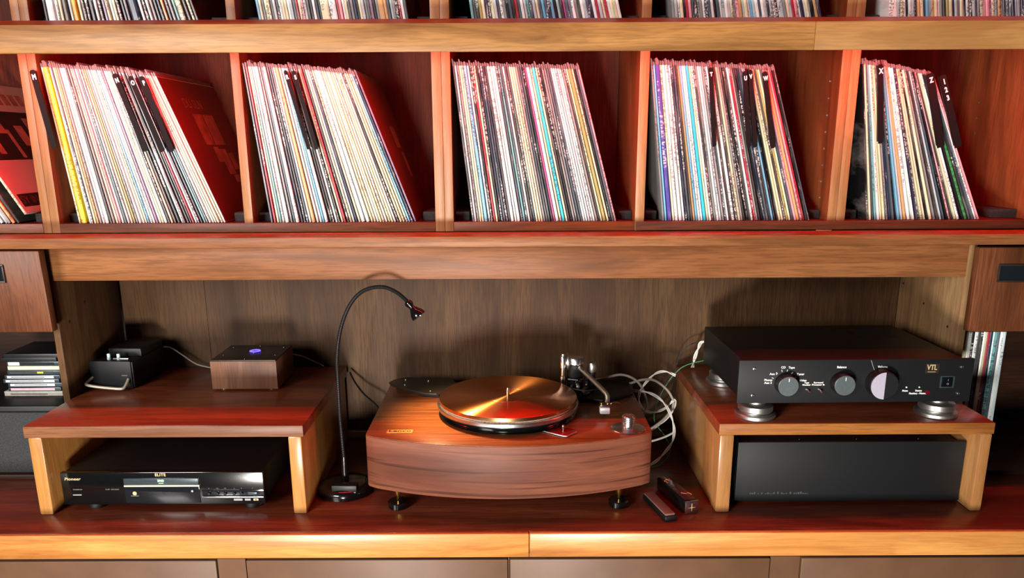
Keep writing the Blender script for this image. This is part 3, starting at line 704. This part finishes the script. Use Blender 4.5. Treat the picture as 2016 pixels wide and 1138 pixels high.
sl = bpy.data.lights.new('lamp_spot', 'SPOT'); sl.energy = 11; sl.color = (1, .66, .30); sl.spot_size = math.radians(95); sl.spot_blend = .8; sl.shadow_soft_size = .008
so = bpy.data.objects.new('lamp_spot', sl); C.objects.link(so); lp = hp+hd*.041; so.location = (lp.x, lp.y, lp.z+H)
so.rotation_euler = (Vector((-.10, 1.60, ZP))-lp).to_track_quat('-Z', 'Y').to_euler()

# ------------------------------------------------------------------ black control amplifier on its isolation pucks
pa = thing('preamplifier', 'black control amplifier with three knobs and a half silver volume knob, on the right riser', 'amplifier', (.6835, 1.490, -.541), math.radians(.9))
FX = -.2345; FW = .469
Z1, Z2 = .0375, .1265
obj('faceplate', B(FX, FX+FW, 0, .008, Z1, Z2, .0008), 'black_face', pa, local=True)
obj('chassis', B(-.2225, .2225, .0083, .315, Z1+.003, Z2-.004, .001), 'black', pa, local=True)
b = bmesh.new()
for i in range(14): box(b, .10+i*.006, .103+i*.006, .20, .28, Z2-.0041, Z2-.0036)
vn = obj('vent_slots', b, 'black_soft', pa, local=True); vn['kind'] = 'stuff'
def fx(px, py):     # a spot on the faceplate from its place across and down the panel (fractions)
    return FX+FW*px, Z2-(Z2-Z1)*py
def knob(px, py, r, mat, name='knob', depth=.022, cap=None):
    x, z = fx(px, py); m4 = Matrix.Translation((x, -.0002, z)) @ Matrix.Rotation(PI/2, 4, 'X')
    k = obj(name, L([(0, 0), (r*.97, 0), (r, .001), (r, depth-.0012), (r-.0012, depth), (0, depth)], 48, m4), 'black', pa, local=True)
    m5 = Matrix.Translation((x, -depth-.0003, z)) @ Matrix.Rotation(PI/2, 4, 'X')
    obj(name+'_face', L([(0, 0), (r-.0012, 0), (r-.0018, .0005), (0, .0005)], 48, m5), mat, k, local=True)
    return x, z, -depth-.0009
x, z, y = knob(.198, .535, .0212, 'grey'); obj('knob_mark', B(x-.0006, x+.0006, y-.0003, y+.0002, z+.010, z+.0165), 'white', pa, local=True)
x, z, y = knob(.436, .525, .0215, 'grey'); obj('knob_mark', B(x-.0006, x+.0006, y-.0003, y+.0002, z+.010, z+.0168), 'white', pa, local=True)
x, z, y = knob(.601, .53, .0285, 'black_face', 'volume_knob', .024)
b = bmesh.new(); prism(b, [(x+.0275*math.sin(-a*PI/24)*1.0-.000, z+.0275*math.cos(a*PI/24)) for a in range(25)], y-.0008, y-.0001, 'y')
obj('volume_knob_inlay', b, 'knob_silver', pa, local=True, label='silver half of the volume knob face')
obj('volume_line', prism(bmesh.new(), [(fx(.556, .02)[0], fx(.556, .02)[1]), (fx(.5585, .02)[0], fx(.5585, .02)[1]), (fx(.576, .25)[0], fx(.576, .25)[1]), (fx(.574, .25)[0], fx(.574, .25)[1])], -.0004, 0, 'y'), 'grey_print', pa, local=True)
def pt(s, px, py, size=.0062, mat='white', bold=.0001, al='CENTER', sq=1):
    x, z = fx(px, py); letters(s, size, mat, pa, (x, -.0003, z), 'front', bold, sq, al)
pt('Phono', .127, .455); pt('Aux 2', .127, .505+.015)
pt('Aux 1', .147, .315); pt('CD', .187, .165); pt('Tape', .222, .170); pt('Tuner', .262, .325); pt('Video', .275, .470)
pt('Tape', .292, .525, .0050); pt('Monitor', .292, .575, .0050); pt('Surround', .342, .525, .0050); pt('Processor In', .342, .575, .0050)
pt('Balance', .435, .170); pt('Volume', .609, .170)
pt('Mute', .717, .735, .0055); pt('Status', .775, .735, .0055); pt('Flashing - Muted', .772, .800, .0052)
cxk, czk = fx(.198, .535)
for a in (158, 128, 103, 78, 52, 24):
    a = math.radians(a); r0, r1 = .0224, .0268
    p0 = (cxk-.002+r0*math.cos(a), czk+.002+r0*math.sin(a)); p1 = (cxk-.002+r1*math.cos(a), czk+.002+r1*math.sin(a))
    n_ = (-math.sin(a)*.00045, math.cos(a)*.00045)
    obj('dial_tick', prism(bmesh.new(), [(p0[0]-n_[0], p0[1]-n_[1]), (p1[0]-n_[0], p1[1]-n_[1]), (p1[0]+n_[0], p1[1]+n_[1]), (p0[0]+n_[0], p0[1]+n_[1])], -.0004, 0, 'y'), 'white', pa, local=True)
for px, py in ((.0655, .19), (.0655, .81), (.9475, .19), (.9475, .81)):
    x, z = fx(px, py); m4 = Matrix.Translation((x, 0, z)) @ Matrix.Rotation(PI/2, 4, 'X')
    obj('screw', L([(0, .0016), (.0014, .0016), (.0016, .0010), (.0020, .0018), (.0032, .0014), (.0034, 0), (0, 0)][::-1], 18, m4), 'silver', pa, local=True)
for px in (.294, .347):
    x, z = fx(px, .665); obj('toggle_switch', T([(x, 0, z), (x+.001, -.008, z-.003), (x+.0015, -.013, z-.0055)], lambda t: .0012+.0008*t, 10, 0), 'silver', pa, local=True)
    m4 = Matrix.Translation((x, 0, z)) @ Matrix.Rotation(PI/2, 4, 'X'); obj('toggle_nut', L([(0, 0), (.0036, 0), (.0034, .002), (0, .002)], 6, m4), 'steel_dark', pa, local=True)
for px, m_ in ((.722, 'white'), (.777, 'green_print')):
    x, z = fx(px, .655); m4 = Matrix.Translation((x, 0, z)) @ Matrix.Rotation(PI/2, 4, 'X'); obj('indicator', L([(0, .0018), (.0012, .0012), (.0018, 0), (0, 0)][::-1], 14, m4), m_, pa, local=True)
x, z = fx(.815, .775); m4 = Matrix.Translation((x, 0, z)) @ Matrix.Rotation(PI/2, 4, 'X'); obj('red_lens', L([(0, 0), (.0050, 0), (.0046, .001), (0, .0014)], 20, m4), 'red_gem', pa, local=True)
x, z = fx(.822, .225); obj('nameplate', B(x-.0135, x+.0135, -.0006, 0, z-.0095, z+.0105), 'dark_plate', pa, local=True)
letters('VTL', .0150, 'gold', pa, (x-.001, -.0008, z+.0025), 'front', .0004, .78, 'CENTER'); obj('nameplate_line', B(x-.009, x+.007, -.0009, -.0006, z-.0070, z-.0060), 'gold', pa, local=True)
x, z = fx(.893, .535); b = bmesh.new()
for x0, x1, q0, q1 in ((x-.0145, x+.0145, z+.010, z+.0125), (x-.0145, x+.0145, z-.0125, z-.010), (x-.0145, x-.0115, z-.010, z+.010), (x+.0105, x+.0145, z-.010, z+.010)): box(b, x0, x1, -.0012, .0001, q0, q1, .0005)
obj('switch_bezel', b, 'tray', pa, local=True)
obj('power_switch', B(x-.0112, x+.0102, -.0030, -.0001, z-.0095, z+.0095, .001), 'black_gloss', pa, local=True)
letters('I', .0055, 'grey_print', pa, (x, -.0034, z+.0045), 'front'); letters('O', .0055, 'grey_print', pa, (x, -.0034, z-.0035), 'front')
for fx_, fy_ in ((-.1850, .0330), (.1890, .0330), (-.1850, .262), (.1890, .262)):
    k = obj('isolation_puck', L([(0, 0), (.0395, 0), (.0408, .0015), (.0408, .0080), (.0395, .0095), (.0300, .0100), (.0300, .0125), (0, .0125)], 48, None, fx_, fy_), 'silver_rough', pa, local=True, label='satin silver isolation puck')
    obj('puck_cap', L([(0, .0126), (.0320, .0126), (.0345, .0150), (.0345, .0255), (.0320, .0275), (.020, .0300), (.020, .0374), (0, .0374)], 48, None, fx_, fy_), 'silver_rough', k, local=True)
# power amplifier beneath
am = thing('power_amplifier', 'wide plain black power amplifier standing under the right riser shelf', 'amplifier', (.703, 1.512, ZC))
obj('faceplate', B(-.2365, .2345, 0, .010, .0060, .1385, .0015), 'black_face', am, local=True)
obj('chassis', B(-.225, .225, .0102, .34, .0062, .133, .001), 'black', am, local=True)
for x in (-.1, .02, .15): obj('screw', L([(0, .133), (.003, .133), (.0028, .1342), (0, .1346)], 14, None, x, .03), 'steel_dark', am, local=True)
for x in (-.19, .19):
    for y in (.05, .30): obj('foot', L([(0, 0), (.015, 0), (.016, .002), (.016, .0060), (0, .0060)], 24, None, x, y), 'black_soft', am, local=True)
b = bmesh.new(); random.seed(3); xx = -.206
while xx < -.085:                                            # worn lettering, too faint to read in the photograph
    ww = random.uniform(.0016, .0042); box(b, xx, xx+ww, -.0003, 0, .0225, .0225+random.uniform(.0012, .0055)); xx += ww+random.choice((.0012, .0012, .0012, .005))
obj('engraved_lettering', b, 'faint_print', am, local=True)

# ------------------------------------------------------------------ disc player under the left riser
dv = thing('disc_player', 'black disc player with a cream bar across its display, under the left riser shelf', 'player', (-.7260, 1.500, ZC))
DW = .2095
obj('faceplate', B(-DW, DW, 0, .012, .0110, .0830, .0015), 'black_gloss', dv, local=True)
obj('chassis', B(-DW+.004, DW-.004, .0122, .28, .0120, .0810, .001), 'black', dv, local=True)
for x in (-.150, .178):
    for y in (.02, .24):
        obj('foot', L([(0, 0), (.0165, 0), (.0170, .002), (.0170, .005), (.0140, .0120), (0, .0120)], 28, None, x, y), 'black_soft', dv, local=True)
        obj('foot_ring', L([(.0171, .0022), (.0178, .0030), (.0171, .0038)], 28, None, x, y), 'silver', dv, local=True)
obj('display_window', B(-.0790, .0760, -.0018, -.0002, .0150, .0555, .0005), 'glass_dark', dv, local=True)
obj('disc_tray', B(-.0785, .0755, -.0030, -.0003, .0568, .0705, .0006), 'tray', dv, local=True)
obj('cream_bar', B(-.0785, .0775, -.0042, -.0003, .0525, .0560, .0006), 'cream_bar', dv, local=True)
letters('ELITE', .0088, 'gold', dv, (-.0020, -.0005, .0775), 'front', .0003, 1, 'CENTER', spacing=1.1)
letters('DVD', .0062, 'green_print', dv, (-.0010, -.0034, .0655), 'front', .0005, 1.0); obj('logo_bar', B(-.006, .004, -.0034, -.003, .0594, .0610), 'green_print', dv, local=True)
letters('Pioneer', .0085, 'gold', dv, (-.1850, -.0004, .0690), 'front', .0002, 1.25, 'CENTER', shear=.2)
letters('CD', .0060, 'dark_plate', dv, (.0010, -.0021, .0370), 'front', .0002)
letters('PureCinema Progressive', .0040, 'grey_print', dv, (.0020, -.0004, .0175), 'front')
letters('DVD PLAYER  DV-45A', .0036, 'grey_print', dv, (.1760, -.0004, .0740), 'front')
letters('STANDBY/ON', .0030, 'grey_print', dv, (-.1770, -.0004, .0455), 'front')
obj('power_button', B(-.1880, -.1700, -.0015, -.0002, .0325, .0350, .0004), 'grey_print', dv, local=True)
letters('FL OFF   DVD AUDIO', .0030, 'grey_print', dv, (-.105, -.0004, .0455), 'front')
m4 = Matrix.Translation((-.0590, -.0019, .0370)) @ Matrix.Rotation(PI/2, 4, 'X'); obj('disc_emblem', L([(0, 0), (.0044, 0), (.0040, .0004), (0, .0004)], 20, m4), 'gold', dv, local=True)
obj('emblem_bar', B(-.0670, -.0510, -.0023, -.0018, .0312, .0320), 'grey_print', dv, local=True)
m4 = Matrix.Translation((.0610, -.0019, .0415)) @ Matrix.Rotation(PI/2, 4, 'X'); obj('white_lamp', L([(0, 0), (.0021, 0), (.0018, .0006), (0, .0008)], 16, m4), 'white', dv, local=True)
obj('chrome_strip', B(.0810, .2090, -.0050, -.0002, .0270, .0300, .0008), 'silver', dv, local=True)
obj('button_recess', B(.0810, .2085, -.0008, -.0001, .0300, .0440, .0003), 'glass_dark', dv, local=True)
for i, x in enumerate((.0955, .1130, .1290, .1480, .1630)):
    m4 = Matrix.Translation((x, -.0008, .0360)) @ Matrix.Rotation(PI/2, 4, 'X'); obj('button', L([(0, 0), (.0036, 0), (.0034, .0028), (.0026, .0034), (0, .0034)], 18, m4), 'black_gloss', dv, local=True)
obj('play_button', B(.1760, .1955, -.0042, -.0008, .0330, .0395, .001), 'tray', dv, local=True)
for x, s in ((.0955, 'o'), (.1130, 'I<<'), (.1290, '>>I'), (.1480, 'o'), (.1630, 'II'), (.186, '>')): letters(s, .0032, 'grey_print', dv, (x, -.0004, .0468), 'front')
for x, w_ in ((.1540, .018), (.1740, .012), (.1910, .010)):
    obj('format_logo', B(x-w_/2, x+w_/2, -.0005, -.0001, .0190, .0235), 'gold' if w_ < .012 else 'grey_print', dv, local=True)
letters('dts', .0042, 'ink', dv, (.1910, -.0008, .0212), 'front', .0001, name='format_lettering')

# ------------------------------------------------------------------ small electronics on the left riser
wb = thing('walnut_box', 'small walnut box with a blue lit ring on top, on the left riser', 'box', (-.6080, 1.704, -.541))
obj('box_body', B(-.0755, .0740, 0, .140, .0040, .0695, .0008), 'box', wb, local=True)
obj('top_plate', B(-.0745, .0730, .001, .139, .0696, .0720, .0006), 'dark_plate', wb, local=True)
for x, y in ((-.060, .045), (.060, .045), (0, .012), (0, .128), (-.06, .115), (.06, .115)):
    obj('screw', L([(0, .0720), (.0020, .0720), (.0018, .0730), (0, .0732)], 12, None, x, y), 'steel_dark', wb, local=True)
bt = obj('button', L([(0, .0720), (.0115, .0720), (.0115, .0735), (0, .0738)], 28, None, .004, .075), 'black_gloss', wb, local=True)
obj('light_ring', L([(.0085, .0739), (.0085, .0752), (.0125, .0752), (.0128, .0739)], 32, None, .004, .075), 'blue_light', bt, local=True, label='glowing blue ring')
for x in (-.055, .055):
    for y in (.02, .12): obj('foot', L([(0, 0), (.006, 0), (.006, .0040), (0, .0040)], 16, None, x, y), 'plug', wb, local=True)
sd = thing('power_supply', 'small black metal power unit with a bare silver handle, at the left on the riser', 'electronics', (-.9185, 1.726, -.541), math.radians(-3))
obj('case', B(-.0480, .0500, 0, .150, .0030, .0640, .002), 'black', sd, local=True)
obj('front_panel', B(-.0500, .0470, -.004, -.0002, .0020, .0660, .0015), 'black_face', sd, local=True)
obj('raised_back', B(-.030, .0490, .045, .149, .0642, .0840, .003), 'black', sd, local=True)
obj('handle', T([(-.0460, -.002, .0270), (-.0505, -.012, .0220), (-.0495, -.026, .0175), (-.030, -.030, .0140), (.010, -.030, .0100), (.0330, -.028, .0085), (.0390, -.022, .0120), (.0400, -.006, .0250)], .0034, 10, 6), 'handle', sd, local=True)
for x in (-.015, .008): obj('terminal', L([(0, .0641), (.0045, .0641), (.0045, .0690), (.0032, .0695), (.0038, .0710), (.0038, .0775), (0, .0790)], 18, None, x, .020), 'plug', sd, local=True)
obj('terminal_bar', B(-.005, .032, .0175, .0215, .0642, .0675, .0005), 'silver_rough', sd, local=True)
obj('label_plate', B(.024, .037, -.0044, -.0041, .0318, .0334), 'grey_print', sd, local=True)
for x in (-.035, .035):
    for y in (.02, .13): obj('foot', L([(0, 0), (.006, 0), (.006, .0030), (0, .0030)], 14, None, x, y), 'black_soft', sd, local=True)

# ------------------------------------------------------------------ small things in front of the right riser
def oblong(name, label, cat, a, bpt, w_, hh, parts):
    v = Vector((bpt[0]-a[0], bpt[1]-a[1])); t = thing(name, label, cat, (a[0], a[1], ZC), math.atan2(v.y, v.x)-PI/2); parts(t, v.length, w_, hh); return t
def pen(t, l, w_, hh):
    obj('body', B(-w_/2, w_/2, 0, l, 0, hh*.75, .003), 'black', t, local=True)
    obj('top_strip', B(-w_/2+.002, w_/2-.004, .004, l-.002, hh*.75, hh, .001), 'brown_plastic', t, local=True, label='matt brown top face')
oblong('brush_bar', 'slim black bar with a matt brown top face, lying on the countertop', 'brush', (.3180, 1.4330), (.2900, 1.5400), .0270, .0165, pen)
def case(t, l, w_, hh):
    obj('body', B(-w_/2, w_/2, .0016, l, 0, hh, .004), 'black_gloss', t, local=True)
    obj('top_face', B(-w_/2+.003, w_/2-.003, .006, l-.006, hh, hh+.0008, .0003), 'purple_dark', t, local=True, label='glossy plum top face')
    obj('end_cap', B(-w_/2, w_/2, -.0012, .0016, .001, hh, .0006), 'silver', t, local=True, label='silver end with a small star emblem')
    for s in (0, PI/2):
        m4 = Matrix.Translation((0, -.0014, hh/2)) @ Matrix.Rotation(s, 4, 'Y')
        b = bmesh.new(); prism(b, [(-.009, 0), (0, -.0006), (.009, 0), (0, .0006)], -.0003, .0001, 'y'); b.transform(m4); obj('emblem', b, 'gold', t, local=True)
    for pts in ([(-.010, l*.78), (-.004, l*.84), (.002, l*.80), (.006, l*.86)], [(-.004, l*.30), (.004, l*.25), (.010, l*.27), (.014, l*.20)], [(-.008, l*.70), (-.007, l*.82)]):
        obj('scribble', T([(x, y, hh+.0009) for x, y in pts], .0009, 6, 4), 'orange', t, local=True)
oblong('record_brush_case', 'dark glossy plum case with a silver end, lying beside the right riser leg', 'case', (.3660, 1.4680), (.3300, 1.5920), .0300, .0290, case)

# ------------------------------------------------------------------ cables between turntable and amplifier
def cable(name, label, pts, r, mat, twist=0):
    b = bmesh.new()
    if not twist: tube(b, pts, r, 10, 8)
    else:
        P = spline(pts, 10)
        for s in (0, PI):
            Q = []
            for i, p in enumerate(P):
                t = (P[min(i+1, len(P)-1)]-P[max(i-1, 0)]).normalized(); n = t.cross(Vector((0, 1, .1))).normalized(); k = t.cross(n); a = s+i*.24
                Q.append(p+(n*math.cos(a)+k*math.sin(a))*r*.9)
            tube(b, Q, r*.78, 8, 0)
    o = obj(name, b, mat, loc=pts[0]); return tag(o, label, 'cable', 'cables behind the turntable')
cable('signal_cable', 'beige cable arching from behind the tonearm down beside the turntable', [(.205, 1.875, -.572), (.236, 1.840, -.553), (.262, 1.825, -.543), (.284, 1.815, -.545), (.304, 1.80, -.556), (.320, 1.80, -.584), (.326, 1.80, -.617), (.315, 1.80, -.632), (.30, 1.83, -.66), (.30, 1.86, -.70), (.31, 1.88, -.731)], .0031, 'wire_grey')
cable('signal_cable', 'beige cable looping high towards the right riser', [(.2600, 1.873, -.592), (.284, 1.82, -.565), (.311, 1.80, -.549), (.338, 1.80, -.549), (.363, 1.80, -.564), (.382, 1.80, -.586), (.390, 1.80, -.612), (.372, 1.80, -.645), (.335, 1.80, -.676), (.310, 1.83, -.705), (.305, 1.86, -.731)], .0031, 'wire_grey')
cable('signal_cable', 'white twisted cable making the widest arc to the countertop', [(.2800, 1.872, -.592), (.296, 1.81, -.579), (.328, 1.79, -.578), (.357, 1.78, -.594), (.376, 1.775, -.621), (.388, 1.77, -.659), (.384, 1.76, -.690), (.366, 1.745, -.710), (.340, 1.72, -.724), (.312, 1.70, -.7305)], .0022, 'wire_white', 1)
cable('signal_cable', 'white twisted cable looping up and left behind the turntable', [(.392, 1.80, -.538), (.367, 1.80, -.528), (.343, 1.80, -.534), (.320, 1.80, -.558), (.307, 1.80, -.583), (.308, 1.80, -.608), (.322, 1.80, -.626), (.345, 1.80, -.631), (.372, 1.80, -.620), (.392, 1.80, -.60), (.396, 1.82, -.63), (.375, 1.83, -.665), (.345, 1.83, -.688), (.318, 1.84, -.705), (.305, 1.86, -.7305)], .0020, 'wire_white', 1)
cable('signal_cable', 'short white cable low beside the turntable corner', [(.392, 1.775, -.672), (.37, 1.77, -.682), (.342, 1.765, -.690), (.318, 1.77, -.697), (.306, 1.80, -.712), (.315, 1.83, -.7315)], .0026, 'wire_white')
cable('signal_cable', 'white twisted cable rising to the back of the control amplifier', [(.500, 1.800, -.462), (.4700, 1.862, -.470), (.4585, 1.862, -.487), (.4500, 1.86, -.513), (.4470, 1.862, -.536)], .0026, 'wire_white', 1)
cable('ground_wire', 'thin green wire sagging from the control amplifier to the turntable', [(.500, 1.795, -.492), (.463, 1.835, -.512), (.440, 1.84, -.519), (.418, 1.84, -.528), (.401, 1.84, -.543), (.386, 1.84, -.563), (.371, 1.84, -.59), (.358, 1.84, -.623), (.350, 1.82, -.66), (.372, 1.79, -.69), (.380, 1.76, -.715), (.350, 1.72, -.7325), (.315, 1.70, -.7335)], .0012, 'wire_green')
cable('black_wire', 'thin black wire hanging from the control amplifier behind the right riser', [(.505, 1.80, -.470), (.468, 1.87, -.474), (.440, 1.875, -.482), (.420, 1.88, -.505), (.410, 1.88, -.540), (.402, 1.88, -.60), (.40, 1.88, -.70), (.395, 1.88, -.733)], .0011, 'black_soft')
cable('lamp_cord', 'thin black cord slanting down behind the lamp to the turntable', [(-.4100, 1.9, -.556), (-.395, 1.88, -.575), (-.370, 1.86, -.600), (-.335, 1.84, -.625), (-.318, 1.82, -.65), (-.312, 1.80, -.69), (-.315, 1.78, -.7320)], .0022, 'black')
cable('lamp_cord', 'black cord lying in a loop between lamp base and turntable', [(-.313, 1.605, -.7150), (-.308, 1.62, -.700), (-.308, 1.66, -.665), (-.315, 1.69, -.655), (-.325, 1.71, -.68), (-.33, 1.74, -.7310), (-.36, 1.80, -.7320)], .0022, 'black_gloss')
cable('trailing_cable', 'thin grey cord trailing from the black power unit across the left riser', [(-.868, 1.872, -.480), (-.850, 1.885, -.485), (-.825, 1.89, -.505), (-.79, 1.89, -.530), (-.74, 1.88, -.5385), (-.70, 1.86, -.5385)], .0018, 'wire_grey')
cable('trailing_cable', 'thin dark cord running from the walnut box to the back board', [(-.545, 1.842, -.490), (-.52, 1.87, -.505), (-.495, 1.89, -.525), (-.475, 1.898, -.538)], .0018, 'wire_grey')

# ------------------------------------------------------------------ left niche: black box, disc cases
bx = thing('black_speaker', 'large black box speaker filling the left niche under the disc cases', 'speaker', (-1.18, 1.656, ZC+.0128))
obj('cabinet', B(-.235, .180, .010, .255, 0, .1590, .003), 'black', bx, local=True)
obj('front_grille', B(-.232, .177, 0, .0098, .003, .1480, .003), 'foam', bx, local=True)
obj('port_panel', B(.128, .170, -.0008, -.0001, .004, .075, .0003), 'black_gloss', bx, local=True)
ZT2 = ZC+.0128+.1592
specs = [('c', .136, .0120, 'white card', -.0010, 'f'), ('p', .122, .0098, 'pink banded', .001, 'j'), ('w', .127, .0100, 'white spined', .003, 'j'), ('w', .129, .0098, 'white spined, dark left end,', .000, 'j'),
         ('w', .128, .0100, 'white spined, clear cased,', .002, 'j'), ('d', .124, .0100, 'black spined, yellow marked,', .003, 'j'), ('c', .126, .0098, 'white slim', .004, 'f'), ('k', .124, .0110, 'black, white ended', .003, 'j'), ('k', .128, .0098, 'grey edged black', -.001, 'f'), ('k', .127, .0100, 'all black', .004, 'f')]
random.seed(4); z = ZT2; 
for i, (c, ln, hh, desc, dx, kind) in enumerate(specs):
    xr = -1.052+dx*2+(.006 if i == 0 else 0); yf = 1.742+random.uniform(-.004, .004)
    t = thing('disc_case', '%s disc case, %s from the bottom of the stack' % (desc, nth(i)), 'disc case', (xr-ln/2, yf, z), 0, 'stacked disc cases in the left niche')
    if kind == 'j':
        obj('case_shell', B(-ln/2, ln/2, 0, .12, .0004, hh-.0004, .0008), 'tray', t, local=True)
        s = obj('spine_card', B(-ln/2+.006, ln/2-.010-.004*(i % 3), -.0006, 0, .0022, hh-.0022), plain('disc_spine_%s' % c, PAL[c], .4), t, local=True)
    else:
        obj('case_shell', B(-ln/2, ln/2, 0, .12, .0002, hh-.0006, .0008), plain('disc_card_%s%d' % (c, i), PAL[c] if i else 'b9b4a8', .45), t, local=True)
    if c in 'wc' and i != 6: obj('print_band', B(-ln/2+.015, ln/2-.035, -.0009, -.0005, .0042, .0060), 'ink' if i % 2 == 0 else 'red_gem', t, local=True)
    if c == 'd': obj('print_band', B(.008, .022, -.0009, -.0005, .003, .007), plain('yellow_print', 'd8c52a', .5), t, local=True)
    if i == 7: obj('print_band', B(-ln/2+.004, -ln/2+.030, -.0009, -.0005, .002, .0095), 'white', t, local=True)
    z += hh
print('records', len([o for o in S.objects if o.name.startswith('record') and o.type == 'MESH']))
